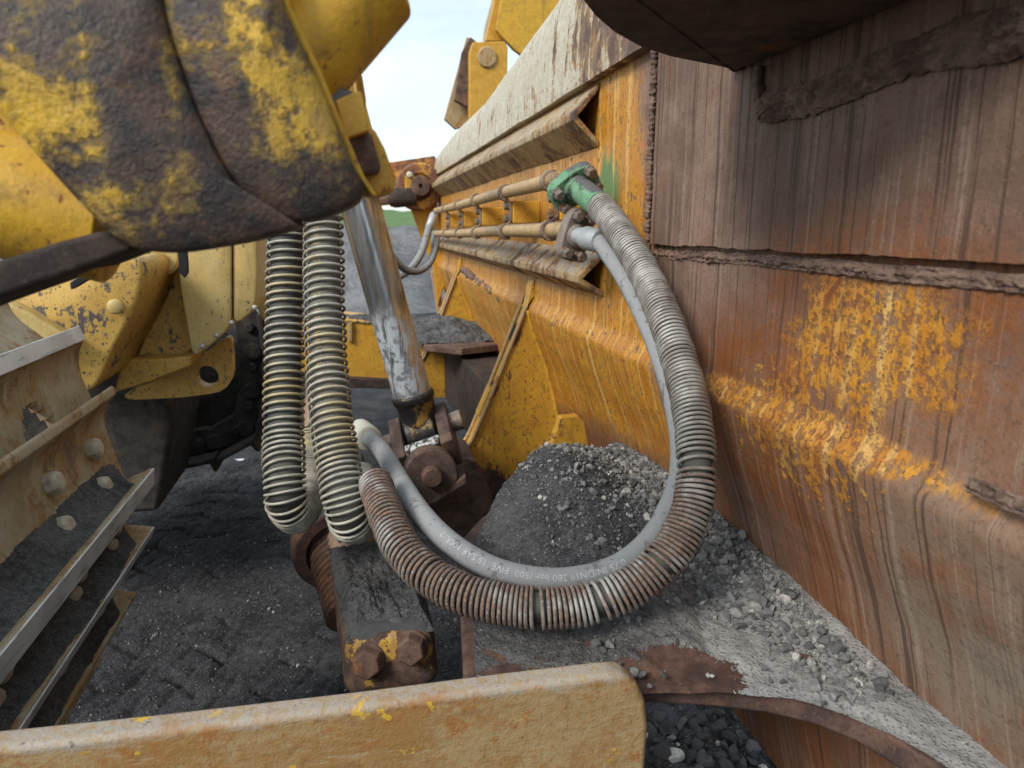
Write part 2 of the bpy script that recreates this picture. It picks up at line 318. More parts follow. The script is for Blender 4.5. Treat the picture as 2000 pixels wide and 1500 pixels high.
M['cast_rust'] = weather('cast_rust', paint=(.62, .37, .03), paint2=(.40, .25, .03), cover=.22, scale=16, rusts=((.030,.024,.023),(.085,.050,.036),(.13,.07,.032)), grime=.6, streak=1.2, seed=8, bump=1.0, smap=(34, 5, 20), namp=2.0, film=(.20, .135, .03), soft=.06, rrough=.5, prough=.42,
    blobs=[(Y(490, 150, .45), (.05, .2, .07), .10), (Y(525, 60, .45), (.03, .2, .05), .10), (Y(30, 190, .45), (.06, .2, .03), .15), (Y(110, 265, .45), (.06, .2, .022), .16), (Y(160, 60, .45), (.05, .2, .025), .10), (Y(310, 190, .45), (.02, .2, .025), .14),
           (Y(250, 60, .45), (.022, .2, .12), -.30), (Y(340, 330, .45), (.08, .2, .05), .05), (Y(560, 310, .45), (.05, .2, .03), .06), (Y(400, 130, .45), (.02, .2, .10), -.12), (Y(630, 390, .45), (.10, .2, .03), -.12), (Y(300, 480, .45), (.16, .2, .03), -.15)])
M['beam'] = weather('beam_cream_paint', paint=(.53, .49, .38), paint2=(.45, .38, .25), cover=.72, scale=10, rusts=((.11,.07,.058),(.20,.135,.105),(.34,.19,.07)), streak=1.3, grime=.5, fade=.0, seed=3, smap=(2, 26, 1.2), chips=.3, namp=1.2, soft=.03, prough=.42,
    blobs=[((.5, 1.35, 1.6), (.3, .40, .3), -.16)])
M['angle'] = weather('angle_iron_paint', paint=(.40, .29, .14), paint2=(.28, .195, .095), cover=.52, scale=12, rusts=((.085,.055,.045),(.18,.115,.08),(.36,.18,.05)), streak=.6, grime=.6, fade=.12, seed=9, smap=(3, 34, 3), chips=.3, namp=1.3, soft=.03, prough=.42, dust=.30, dustc=(.27, .255, .23))
M['rust'] = weather('brown_rust', cover=.02, scale=8, streak=.5, seed=10, rusts=((.075,.042,.032),(.16,.095,.07),(.22,.10,.05)))
M['plate_rust'] = weather('plate_rust', cover=.0, scale=11, seed=53, streak=.3, rusts=((.055,.032,.026),(.115,.066,.05),(.15,.08,.05)))
M['rust_mid'] = weather('mid_rust', cover=.0, scale=10, seed=51, streak=.4, rusts=((.05,.033,.028),(.11,.072,.058),(.15,.09,.06)))
M['rust_dark'] = weather('dark_rust', cover=.0, scale=9, seed=11, rusts=((.028,.020,.018),(.06,.040,.033),(.085,.048,.032)))
M['rust_dust'] = weather('dusty_rust', cover=.12, scale=7, seed=12, dust=.42, rusts=((.065,.036,.028),(.135,.08,.06),(.20,.095,.05)))
M['rust_tan'] = weather('tan_rust', paint=(.42, .30, .16), paint2=(.36, .24, .12), cover=.62, scale=9, seed=13, rusts=((.20,.12,.06),(.34,.18,.07),(.42,.20,.05)), grime=.4, streak=.6)
M['weld'] = weather('weld_metal', cover=0, scale=14, seed=14, rusts=((.10,.06,.045),(.20,.13,.098),(.25,.165,.115)), bump=1.0)
M['pipe'] = weather('pipe_tan', paint=(.50, .33, .14), paint2=(.34, .23, .12), cover=.72, scale=22, seed=15, grime=.7, chips=.3, streak=.0, dust=.25, dustc=(.22,.18,.13))
M['rust_orange'] = weather('orange_rust', cover=.34, scale=9, seed=52, rusts=((.12,.055,.035),(.24,.11,.06),(.38,.15,.04)), namp=1.4)
M['clampsteel'] = weather('clamp_steel', paint=(.30, .22, .14), paint2=(.20, .15, .11), cover=.55, scale=24, seed=16, rusts=((.06,.045,.04),(.13,.095,.08),(.2,.12,.08)))
M['greenflange'] = weather('green_flange', paint=(.10, .26, .13), paint2=(.16, .30, .19), cover=.6, scale=18, seed=17, rusts=((.03,.03,.03),(.07,.07,.07),(.12,.16,.12)), dust=.35, dustc=(.10,.10,.10), grime=.2)
M['greyflange'] = weather('grey_flange', paint=(.24, .20, .175), paint2=(.17, .14, .125), cover=.8, scale=20, seed=18, dust=.2, dustc=(.12,.11,.10))
M['bolt'] = weather('bolt_steel', paint=(.23, .19, .16), paint2=(.16, .13, .11), cover=.6, scale=30, seed=19, metal=.3)
M['track'] = weather('track_shoe', paint=(.36, .31, .22), paint2=(.30, .235, .135), cover=.52, scale=9, smap=(6, 6, 6), namp=1.3, soft=.05, seed=20, rusts=((.16,.11,.07),(.25,.17,.09),(.36,.19,.06)), grime=.45, streak=.1, bump=.4, prough=.6)
M['trackbolt'] = weather('track_bolt', paint=(.45, .41, .33), paint2=(.34, .29, .20), cover=.75, scale=22, seed=21, grime=.5)
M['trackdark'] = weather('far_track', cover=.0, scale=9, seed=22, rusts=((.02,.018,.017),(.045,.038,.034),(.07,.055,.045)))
def bar_mat():
    n = NT('bar_steel'); big = n.noise(6, 6, .62, n.map((1, 1, 1.6))); mid = n.noise(24, 6, .68); fine = n.noise(95, 5, .7); grit = n.noise(330, 3)
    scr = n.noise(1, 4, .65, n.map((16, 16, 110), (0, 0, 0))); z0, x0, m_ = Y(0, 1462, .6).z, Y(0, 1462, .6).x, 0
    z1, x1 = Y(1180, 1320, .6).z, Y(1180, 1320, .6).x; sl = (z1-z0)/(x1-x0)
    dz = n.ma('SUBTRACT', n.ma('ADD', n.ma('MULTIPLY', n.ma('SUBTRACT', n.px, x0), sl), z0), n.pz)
    col = n.mix(n.rng(n.ma('ADD', n.ma('MULTIPLY', big, .6), n.ma('MULTIPLY', fine, .4)), .40, .58), (.36, .255, .130), (.30, .165, .055))
    col = n.mix(n.rng(n.ma('ADD', n.ma('MULTIPLY', mid, .6), n.ma('MULTIPLY', fine, .4)), .52, .60, 0, .8), col, (.31, .13, .036))
    col = n.mix(n.rng(scr, .58, .68, 0, .35), col, (.20, .12, .06)); col = n.mix(n.rng(scr, .40, .32, 0, .3), col, (.42, .36, .27))
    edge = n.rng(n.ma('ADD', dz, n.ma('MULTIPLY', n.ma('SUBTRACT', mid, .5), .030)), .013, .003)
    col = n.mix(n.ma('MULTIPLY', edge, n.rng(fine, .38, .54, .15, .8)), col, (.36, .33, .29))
    col = n.mix(n.ma('MULTIPLY', n.rng(n.noise(32, 5, .7, n.map((1,1,1.4), (4,0,0))), .63, .645), n.rng(big, .44, .56)), col, (.58, .36, .035))
    col = n.mix(n.rng(fine, .60, .72, 0, .75), col, (.10, .065, .045)); col = n.mix(n.rng(grit, .62, .70, 0, .5), col, (.12, .085, .06))
    h = n.ma('ADD', n.ma('MULTIPLY', fine, .9), n.ma('ADD', n.ma('MULTIPLY', scr, .6), n.ma('ADD', n.ma('MULTIPLY', grit, .5), n.ma('MULTIPLY', n.noise(9, 3), 1.2))))
    return n.fin(col, n.rng(mid, .35, .65, .45, .75), 0, h, .7, .0022)
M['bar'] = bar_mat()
def polished():
    n = NT('polished_grouser'); a = n.noise(9, 5); b = n.noise(1, 4, .6, n.map((120, 14, 120)))
    col = n.mix(n.rng(a, .42, .6), (.64, .65, .67), (.50, .50, .49)); col = n.mix(n.rng(b, .52, .7, 0, .6), col, (.16, .14, .12))
    return n.fin(col, n.rng(b, .3, .7, .35, .6), .3, b, .3, .001)
M['polished'] = polished()
def chrome():
    n = NT('chrome_rod'); a = n.noise(9, 6, .6, n.map((1, 1, .35), (0, 0, 2))); b = n.noise(1, 4, .6, n.map((60, 60, 5))); c = n.noise(40, 5, .65)
    zz = n.ma('ADD', n.pz, n.ma('MULTIPLY', n.ma('SUBTRACT', a, .5), .22)); xx = n.ma('ADD', n.px, n.ma('MULTIPLY', n.pz, .27))
    stain = n.ma('MULTIPLY', n.rng(n.ma('ADD', xx, n.ma('MULTIPLY', n.ma('SUBTRACT', a, .5), .1)), .415, .425), .8)
    white = n.ma('MULTIPLY', n.ma('MULTIPLY', n.rng(zz, .74, .80), n.rng(zz, 1.02, .93)), n.rng(c, .42, .52, .25, .9))
    white = n.ma('MULTIPLY', white, n.rng(b, .36, .5))
    col = n.mix(n.rng(b, .45, .65, 0, .6), (.52, .54, .57), (.20, .20, .21)); col = n.mix(stain, col, (.33, .22, .12)); col = n.mix(n.ma('MULTIPLY', white, .62), col, (.44, .50, .55))
    ro = n.mixf(n.ma('MAXIMUM', stain, white), .22, .55); me = n.mixf(n.ma('MAXIMUM', stain, white), .92, .12)
    return n.fin(col, ro, me, n.ma('ADD', b, white), .15, .001)
M['chrome'] = chrome()
def blackgrease():
    n = NT('greasy_black'); a = n.noise(22, 6, .65); b = n.noise(80, 4)
    col = n.mix(n.rng(a, .55, .62), (.018, .017, .017), (.26, .15, .03)); col = n.mix(n.rng(b, .6, .7, 0, .5), col, (.10, .09, .085))
    return n.fin(col, n.rng(a, .3, .7, .3, .6), 0, b, .4, .001)
M['grease'] = blackgrease()
def whitepaint():
    n = NT('white_residue'); a = n.noise(70, 5, .7)
    return n.fin(n.mix(n.rng(a, .47, .53), (.04, .035, .03), (.46, .47, .48)), .8, 0, a, .5, .001)
M['residue'] = whitepaint()
def hose_mat(name, base, dustc, amt):
    n = NT(name); a = n.noise(16, 6, .6); a2 = n.noise(45, 5, .7); b = n.noise(160, 4, .65)
    d = n.rng(n.ma('ADD', n.ma('ADD', n.nz, n.ma('MULTIPLY', a, .8)), n.ma('ADD', n.ma('MULTIPLY', b, .35), n.ma('MULTIPLY', a2, .5))), 1.15-amt*1.3, 1.95-amt*1.3)
    col = n.mix(d, base, dustc); col = n.mix(n.rng(a2, .56, .66, 0, .55), col, tuple(q*.8 for q in base)); col = n.mix(n.rng(b, .60, .70, 0, .5), col, (.035, .035, .035))
    col = n.mix(n.rng(b, .40, .30, 0, .4), col, tuple(min(1, q*1.35) for q in dustc))
    return n.fin(col, n.mixf(d, .5, .88), 0, n.ma('ADD', b, n.ma('MULTIPLY', a2, .8)), .5, .0008)
M['hose_grey'] = hose_mat('dusty_rubber_hose', (.045, .047, .05), (.265, .27, .275), .80)
M['hose_brown'] = hose_mat('brown_rubber_hose', (.060, .056, .046), (.16, .15, .125), .5)
M['hose_black'] = hose_mat('black_rubber_hose', (.028, .028, .026), (.095, .092, .08), .35)
def spring(name, rustamt, base, seed, yl=0.0):
    n = NT(name); a = n.noise(7, 4, .6, n.map((1,1,1), (seed, seed, 0))); b = n.noise(30, 4, .65); c = n.noise(170, 3)
    t = n.ma('ADD', n.ma('MULTIPLY', a, .75), n.ma('MULTIPLY', b, .25))
    rm = n.rng(n.ma('ADD', t, rustamt), .53, .60)
    g = n.mix(n.rng(b, .4, .62), base, tuple(q*.62 for q in base)); 
    if yl: g = n.mix(n.rng(n.noise(11, 4, .6, n.map((1,1,1), (5,1,2))), .52, .66, 0, yl), g, (.52, .40, .15))
    r = n.mix(n.rng(c, .38, .62), (.11, .05, .03), (.32, .165, .09))
    return n.fin(n.mix(rm, g, r), n.mixf(rm, .55, .85), n.mixf(rm, .15, 0), c, .5, .0008)
def spring_loop():
    n = NT('rusting_spring'); a = n.noise(9, 4, .6); b = n.noise(26, 4, .65); c = n.noise(170, 3)
    low = n.rng(n.pz, .95, .87)                      # the part that lies in the dirt has rusted
    top = n.rng(n.py, 1.0, 1.35)
    t = n.ma('ADD', n.ma('ADD', n.ma('MULTIPLY', a, .9), n.ma('MULTIPLY', b, .1)), n.ma('ADD', n.ma('MULTIPLY', low, .14), n.ma('MULTIPLY', top, .0)))
    rm = n.ma('MULTIPLY', n.rng(t, .56, .66), n.rng(c, .34, .48, .35, 1)); g = n.mix(n.rng(b, .4, .62), (.40, .385, .355), (.24, .22, .195))
    r = n.mix(n.rng(c, .38, .62), (.085, .055, .042), (.235, .160, .122))
    return n.fin(n.mix(rm, g, r), n.mixf(rm, .5, .85), n.mixf(rm, .2, 0), c, .5, .0008)
M['spring_loop'] = spring_loop()
M['spring_left'] = spring('galvanised_spring', -.12, (.42, .395, .33), 3.0, .6)
M['spring_right'] = spring('galvanised_spring_pale', -.13, (.43, .41, .35), 8.0, .55)
def flat(name, col, rough=.6, metal=0, sc=60, var=.3):
    n = NT(name); a = n.noise(sc, 5, .6); return n.fin(n.mix(a, tuple(q*(1-var) for q in col), tuple(min(1, q*(1+var)) for q in col)), rough, metal, a, .3, .001)
M['fitting'] = flat('zinc_fitting', (.40, .42, .43), .5, .35, 40, .4)
M['fitting_pale'] = flat('pale_zinc_fitting', (.52, .50, .42), .6, .15, 30, .3)
M['ink_white'] = flat('white_print', (.44, .455, .47), .7, 0, 260, .75)
M['ink_yellow'] = flat('yellow_print', (.34, .25, .10), .7, 0, 300, .5)
M['blackrubber'] = flat('black_strap', (.008, .008, .009), .5)
def dirt(name, dark, light, sp=.5, sc=1.0, bump=1.0, speck=(.42, .42, .42)):
    n = NT(name); a = n.noise(5*sc, 6, .65); b = n.noise(60*sc, 5, .7); v = n.voro(150*sc); v2 = n.voro(330*sc)
    col = n.mix(n.rng(n.ma('ADD', n.ma('MULTIPLY', a, .5), n.ma('MULTIPLY', b, .5)), .36, .64), dark, light)
    col = n.mix(n.rng(n.noise(210*sc, 2), .66, .72, 0, sp), col, speck)
    h = n.ma('ADD', n.ma('MULTIPLY', b, .8), n.ma('ADD', n.ma('MULTIPLY', n.rng(v, 0, .5, 1, 0), .5), n.ma('MULTIPLY', n.rng(v2, 0, .5, 1, 0), .25)))
    return n.fin(col, .95, 0, h, bump, .006, .2)
M['ground'] = dirt('black_dirt', (.014, .014, .016), (.066, .066, .071), .7, 1.0, 1.0)
M['heap'] = dirt('dark_grit', (.035, .035, .037), (.120, .118, .120), .6, 1.4)
def heap_mat():
    n = NT('grit_on_plate'); a = n.noise(7, 6, .65); b = n.noise(85, 5, .7); v = n.voro(210); s2 = n.noise(300, 2)
    t = n.ma('ADD', n.ma('MULTIPLY', a, .4), n.ma('MULTIPLY', b, .6))
    col = n.mix(n.rng(t, .36, .64), (.028, .028, .030), (.085, .083, .085))
    g = n.ma('MULTIPLY', n.rng(n.ma('ADD', n.py, n.ma('MULTIPLY', n.ma('SUBTRACT', a, .5), .25)), .86, .70), n.rng(n.ma('ADD', n.px, n.ma('MULTIPLY', n.ma('SUBTRACT', a, .5), .22)), .29, .42, .18, 1))
    col = n.mix(n.ma('MULTIPLY', g, n.rng(t, .33, .55, .35, 1)), col, (.30, .295, .285))
    g2 = n.rng(n.ma('ADD', n.px, n.ma('MULTIPLY', n.ma('SUBTRACT', a, .5), .2)), .38, .46); col = n.mix(n.ma('MULTIPLY', g2, n.rng(t, .4, .6, .1, .6)), col, (.21, .205, .20))
    col = n.mix(n.rng(s2, .64, .70, 0, .55), col, (.42, .42, .41)); col = n.mix(n.rng(s2, .36, .30, 0, .6), col, (.015, .015, .015))
    h = n.ma('ADD', n.ma('MULTIPLY', b, .9), n.ma('MULTIPLY', n.rng(v, 0, .5, 1, 0), .6))
    at = n.t.nodes.new('ShaderNodeAttribute'); at.attribute_name = 'dust'
    e = n.ma('ADD', at.outputs['Fac'], n.ma('ADD', n.ma('MULTIPLY', n.ma('SUBTRACT', b, .5), 1.5), n.ma('MULTIPLY', n.ma('SUBTRACT', s2, .5), .9)))
    k = n.rng(e, .42, .60); r1 = n.noise(26, 6, .65); r2 = n.noise(120, 4, .7)
    rust = n.mix(n.rng(r1, .38, .62), (.060, .034, .027), (.135, .075, .055)); rust = n.mix(n.rng(r2, .52, .68, 0, .7), rust, (.05, .035, .03)); rust = n.mix(n.rng(r1, .56, .68, 0, .6), rust, (.17, .075, .035))
    col = n.mix(k, rust, col); h = n.mixf(k, n.ma('MULTIPLY', r2, .4), h)
    return n.fin(col, .92, 0, h, .8, .0035, .25)
M['platedirt'] = heap_mat()
def stone_mat(name, a_, b_):
    n = NT(name); oi = n.t.nodes.new('ShaderNodeNewGeometry'); r = oi.outputs['Random Per Island']; a = n.noise(60, 5, .65)
    col = n.mix(r, a_, b_); col = n.mix(n.rng(r, .93, .94), col, (.42, .40, .37)); col = n.mix(n.rng(a, .35, .65, .45, 0), col, (.03, .03, .03))
    return n.fin(col, .92, 0, a, .6, .002, .25)
M['stone'] = stone_mat('grey_stone', (.08, .08, .082), (.30, .295, .285))
M['stone_mid'] = stone_mat('grit_stone', (.03, .03, .032), (.17, .17, .17))
M['stone_dark'] = stone_mat('dark_stone', (.028, .028, .030), (.075, .074, .076))
M['bank'] = dirt('grey_gravel_bank', (.085, .085, .09), (.20, .20, .205), .5, .3, 1.0)
M['far_grit'] = dirt('far_grit', (.05, .05, .052), (.16, .16, .165), .5, .9, 1.0)
M['hill'] = flat('green_hillside', (.10, .17, .06), .9, 0, .4, .5)

# ------------------------------------------------------------------ setting: ground, bank, hill
def gh(x, y):
    p = V((x, y, 0)); h = .009*fbm(p*2.2, 3) + .0035*fbm(p*26, 3)
    # tread prints pressed into the dirt
    q = (y*.94 + x*.34) + .02*fbm(V((x*5, y*5, 6)), 2); r = (x*.94 - y*.34) + .02*fbm(V((x*5, y*5, 8)), 2)
    zz = abs(((r/.26) % 1)-.5)*.13; d = abs(((q+zz)/.15) % 1 - .5)*.15
    m = min(1, max(0, (fbm(V((x*1.6+3, y*1.6, 4)), 3)+.40)*1.8))
    if d < .024: h -= .025*(1-d/.024)*m*(.45+.55*min(1, max(0, .5+fbm(V((x*9, y*9, 2)), 3))))
    d2 = abs((r/.13 + .5*(math.floor((q+zz)/.15) % 2)) % 1 - .5)*.13
    if d2 < .014: h -= .007*(1-d2/.014)*m
    return h
mb = MB()
grid(mb, 400, 480, lambda u, v: (lambda x, y: V((x, y, gh(x, y))))(-1.5 + 1.8*u, .6 + 3.2*v))
grid(mb, 130, 200, lambda u, v: (lambda x, y: V((x, y, gh(x, y))))(.3 + 1.6*u, .6 + 3.2*v))
patch = mb
grid2 = MB()
# outer ring: coarse, butts against the fine patch
xs = [-900, -120, -30, -8, -4, -1.5, 1.9, 4, 8, 30, 120, 900]; ys = [-900, -120, -30, -6, -1.5, .6, 3.8, 6, 10, 30, 120, 900]
for i in range(len(xs)-1):
    for j in range(len(ys)-1):
        if xs[i] == -1.5 and ys[j] == .6: continue
        a = [(xs[i], ys[j]), (xs[i+1], ys[j]), (xs[i+1], ys[j+1]), (xs[i], ys[j+1])]
        patch.add([V((x, y, -.004)) for x, y in a], [(0,1,2,3)])
g = patch.obj('ground', M['ground'], smooth=True); g['kind'] = 'structure'
def bank_h(u, v):
    x = -9 + 26*u; y = 9.0 + 10*v; p = V((x, y, 0))
    top = 1.13 + .12*fbm(p*.6, 2)
    s = min(1, max(0, (v-.06)/.34)); s = s*s*(3-2*s)
    return V((x, y + .5*fbm(V((x*.5, 3, v*3)), 2), -.02 + top*s + .09*fbm(p*1.6, 4)*min(1, s*3) + .035*fbm(p*7, 3)*min(1, s*3)))
mb = MB(); grid(mb, 150, 90, bank_h); o = mb.obj('gravel_bank', M['bank'], smooth=True); o['kind'] = 'structure'
mb = MB(); grid(mb, 140, 10, lambda u, v: V((-300+700*u, 380+90*v, -1 + (10.5+3*fbm(V((u*14, 0, 0)), 4)+2.6*fbm(V((u*120, v*9, 3)), 3))*math.sin(min(1, v*1.6)*math.pi/2))))
o = mb.obj('hill', M['hill'], smooth=True); o['kind'] = 'structure'
# loose stones helper: many small rocks in one mesh
ico_bm = bmesh.new(); bmesh.ops.create_icosphere(ico_bm, subdivisions=1, radius=1); ICO_V = np.array([v.co[:] for v in ico_bm.verts]); ICO_F = np.array([[v.index for v in f.verts] for f in ico_bm.faces]); ico_bm.free()
ico_bm = bmesh.new(); bmesh.ops.create_icosphere(ico_bm, subdivisions=2, radius=1); ICO2_V = np.array([v.co[:] for v in ico_bm.verts]); ICO2_F = np.array([[v.index for v in f.verts] for f in ico_bm.faces]); ico_bm.free()
def rocks(name, pts, sizes, mat, fine=False):
    iv, jf = (ICO2_V, ICO2_F) if fine else (ICO_V, ICO_F)
    N = len(pts); nv = len(iv); allv = np.zeros((N, nv, 3)); 
    for i, (p, s) in enumerate(zip(pts, sizes)):
        A = rng.normal(size=(3,3)); Q, _ = np.linalg.qr(A)
        # planes cut off the sphere give facets like broken stone
        w = iv.copy()
        for _ in range(9):
            d = rng.normal(size=3); d /= np.linalg.norm(d); c = rng.uniform(.38, .78); k = w @ d; w = w - np.outer(np.maximum(k-c, 0), d)
        w = w*(1+rng.normal(scale=.05, size=(nv,1)))*np.array([1, rng.uniform(.7,1), rng.uniform(.5,.8)])
        allv[i] = (w @ Q.T)*s + np.array(p)
    faces = (jf[None] + (np.arange(N)*nv)[:, None, None]).reshape(-1, 3)
    me = bpy.data.meshes.new(name); me.from_pydata(allv.reshape(-1,3).tolist(), [], faces.tolist()); me.update()
    return link_obj(name, me, mat)
# ------------------------------------------------------------------ the blade
BX = .5
blade = thing('dozer_blade', (.5, 2.4, 0), 'long rusty yellow dozer blade seen from behind with angle irons and gussets', 'dozer blade')
PROF = [(.66, .30), (.60, .52), (.575, .64), (.56, .713), (.535, .80), (.503, .88), (.487, .935), (.481, .962), (.4985, .992), (.500, 1.06), (.5, 1.15), (.5, 1.30), (.5, 1.52)]
def prof_x(z):
    for (x0, z0), (x1, z1) in zip(PROF, PROF[1:]):
        if z0 <= z <= z1: return x0 + (x1-x0)*(z-z0)/(z1-z0)
    return PROF[0][0] if z < PROF[0][1] else PROF[-1][0]
def back(u, v):
    y = -.1 + 4.62*u**1.25; z = .30 + 1.22*v; p = V((0, y, z))
    x = sum(prof_x(z+dz) for dz in (-.004, 0, .004))/3 + .0035*fbm(p*4, 2) + .0010*fbm(p*30, 2)
    return V((x, y, z))
mb = MB(); grid(mb, 330, 170, back)
grid(mb, 2, 2, lambda u, v: V((.75, -.1+4.62*u, .30+1.4*v)))
MBK = mb.obj('back_plate', M['blade'], blade, smooth=True)
# thicker outer plate, torn weld along its lower edge
def doubler(u, v):
    y = 1.152 - 1.25*u; e = .003*fbm(V((y*9, 0, 2)), 3) + .0016*fbm(V((y*70, 0, 2)), 2)
    z0 = 1.168 + e + .012*(1.15-y)*.3; z = z0 + (1.512-z0)*v**1.6; p = V((0, y, z))
    x = .489 + .0022*fbm(p*5, 2) + .0006*fbm(p*45, 2)
    if v < .008: x += .010
    return V((x, y, z))
mb = MB(); grid(mb, 200, 60, doubler); mb.obj('doubler_plate', M['blade'], blade, smooth=True)
BT = [X(a, b, .512) for a, b in ((852, 307), (892, 253), (950, 196), (1019, 95), (1086, 0), (1140, -90))]
BT_Y = [-.2] + [p.y for p in BT[::-1]]; BT_Z = [BT[-1].z+.45] + [p.z for p in BT[::-1]]
def top_z(y):
    return float(np.interp(y, BT_Y, BT_Z))
def topbeam(u, v):
    y = -.05 + 4.57*u; zt = top_z(y); p = V((0, y, 1.5+v))
    if v < .12: x, z = .478 - .0*v, 1.487 + v*.15
    elif v < .7:
        t = (v-.12)/.58; z = 1.505 + (zt-1.505)*math.sin(t*math.pi/2); x = .478 + .05*(1-math.cos(t*math.pi/2))
    else:
        t = (v-.7)/.3; z = zt - .03*t*t; x = .528 + .16*t
    return V((x + .002*fbm(p*6, 2), y, z + .002*fbm(p*5+V((3,1,2)), 2)))
mb = MB(); grid(mb, 180, 40, topbeam)
grid(mb, 180, 2, lambda u, v: V((.478 + .03*v, -.05+4.57*u, 1.487)))
mb.obj('top_beam', M['beam'], blade, smooth=True)
# angle irons
def angle_iron(y0, y1, ztop, ztip, zbot, out, t=.0075):
    mb = MB(); x0 = .4995; xt = x0-out
    prof = [(x0, ztop), (xt, ztip+.008), (xt, ztip-.008), (x0, zbot), (x0, zbot+t*1.7), (xt+t*1.5, ztip), (x0, ztop-t*1.7)]
    mb.prism([V((x, y0, z)) for x, z in prof], (0, y1-y0, 0))
    o = mb.obj('angle_iron', M['angle'], blade, bevel=.003, seg=2)
    MB().prism([V((x0-.001, y0+.5, ztop-t*2)), V((xt+t*1.6, y0+.5, ztip)), V((x0-.001, y0+.5, zbot+t*2))], (0, .01, 0)).obj('dark_plug', M['rust_dark'], o)  # added dark plug: blocks far-end light so the hollow end reads black
    return o
# tips measured in the photo: (1122,224) upper, (1126,540) lower
tu = Y(1120, 226, 1.46); tl = Y(1128, 545, 1.41)
angle_iron(1.463, 4.42, 1.483, tu.z, 1.356, .5-tu.x); angle_iron(1.405, 4.40, 1.150, tl.z, 1.052, .5-tl.x)
# welds
def bead(name, pts, r, lump, freq, step=.003, n=12, ripple=0.0, mat='weld'):
    pa = Path(pts, step); mb = MB(); N = len(pa.p); vs = []
    for i in range(N):
        for k in range(n):
            q = 2*math.pi*k/n; d = pa.u[i]*math.cos(q)+pa.w[i]*math.sin(q); b = pa.p[i]+d*r
            rr = r*(1+lump*fbm(b*freq, 3)+ripple*(abs(math.sin(pa.l[i]/(r*.8)*1.6))-.5)); vs.append(pa.p[i]+d*rr)
    fs = [(i*n+k, i*n+(k+1) % n, (i+1)*n+(k+1) % n, (i+1)*n+k) for i in range(N-1) for k in range(n)] + [tuple(range(n)), tuple((N-1)*n+k for k in range(n))]
    mb.add(vs, fs); return mb.obj(name, M[mat], blade, smooth=True)
bead('weld_bead', [V((.489, 1.166, z)) for z in np.linspace(1.17, 1.50, 12)], .0050, .8, 110, .0013, ripple=.22)
def weld_band(pts, width, hgt, rows, seed):
    pa = Path(pts, .0015); N = len(pa.p); m = 34; vs = []
    for i in range(N):
        t = pa.t[i]; c = V((-1, 0, 0)); a = c.cross(t).normalized(); q = pa.p[i]
        wv = width*(1 + .22*fbm(V((q.y*9, seed, 0)), 3)); off = .25*width*fbm(V((q.y*6, seed, 7)), 2)
        for k in range(m):
            v = k/(m-1)*2-1; e = q + a*(wv*.5*v + off); dome = max(0, 1-v*v)**.5
            ridge = .5+.5*math.cos(math.pi*rows*(v + .3*fbm(V((q.y*13, seed, 3)), 2)))
            bl_ = max(0, 1-1.55*mnoise.voronoi(V((e.y*105, e.z*130, seed)))[0][0]); b2 = max(0, 1-1.55*mnoise.voronoi(V((e.y*230, e.z*250, seed+4)))[0][0])
            fine = fbm(V((e.y*330, e.z*330, seed)), 2); patch_ = .55+.6*max(0, min(1, .5+fbm(V((e.y*22, e.z*30, seed)), 2)))
            vs.append(e + a*(width*.10*fbm(V((e.y*90, v, seed)), 2)) + c*(dome*hgt*patch_*(.22 + .35*ridge + .85*bl_ + .40*b2 + .12*fine) - .001))
    mb = MB(); mb.add(vs, [(i*m+k, i*m+k+1, (i+1)*m+k+1, (i+1)*m+k) for i in range(N-1) for k in range(m-1)])
    return mb.obj('weld_bead', M['weld'], blade, smooth=True)
weld_band([X(px, py, .4985) for px, py in ((1278, 494), (1400, 503), (1550, 515), (1700, 527), (1850, 541), (2000, 556), (2150, 570))], .017, .0070, 2, 1.0)
weld_band([X(px, py, .4845) for px, py in ((1486, 208), (1600, 178), (1720, 142), (1850, 100), (2000, 48), (2150, -4))], .036, .0095, 3, 5.0)
bead('weld_bead', [X(1492, 226, .484), X(1484, 195, .484), X(1482, 160, .484), X(1483, 130, .484)], .006, .9, 90, .0018)
weld_band([X(1890, 945, .4765), X(1950, 973, .4755), X(2010, 1000, .475), X(2080, 1032, .475)], .016, .005, 2, 9.0)
# lug above the camera's right: thick plate seen from below
zl = 1.392
out_px = [(1128, -30), (1140, 0), (1163, 30), (1200, 62), (1250, 90), (1310, 110), (1400, 128), (1478, 146)]
pts = [Z(a, b, zl) for a, b in out_px]; pts.append(V((.484, pts[-1].y-.01, zl))); e = Z(1128, -30, zl)
pts += [V((.484, .40, zl)), V((.40, .40, zl)), V((e.x-.01, e.y-.05, zl))]
MB().prism(pts, (0, 0, .06)).obj('lift_lug', weather('lug_rust', cover=0, scale=9, seed=61, rusts=((.05,.035,.029),(.10,.068,.052),(.16,.085,.045))), blade)
# bottom plate (shelf)
ZS = .713
shelf_px = [(906, 1345), (1100, 1334), (1270, 1328), (1400, 1335), (1500, 1347), (1600, 1370), (1680, 1402), (1760, 1450), (1850, 1515), (1960, 1610)]
sp = [Z(a, b, ZS) for a, b in shelf_px]
left = [Z(893, 1060, ZS), Z(940, 1010, ZS), Z(1010, 960, ZS), Z(1090, 900, ZS)]
poly = smooth_poly(sp, .02)[:-14] if False else sp
poly = poly + [V((.60, .10, ZS)), V((.60, left[-1].y+.12, ZS))] + left[::-1]
MB().prism(poly, (0, 0, -.030)).obj('bottom_plate', M['plate_rust'], blade, bevel=.005, seg=2)
far_poly = [V((.60, 2.9, ZS)), V((.60, 3.75, ZS)), V((.22, 3.75, ZS)), V((.20, 3.3, ZS)), V((.26, 2.95, ZS)), V((.40, 2.82, ZS))]
MB().prism(far_poly, (0, 0, -.030)).obj('bottom_plate', M['rust'], blade, bevel=.005, seg=2)
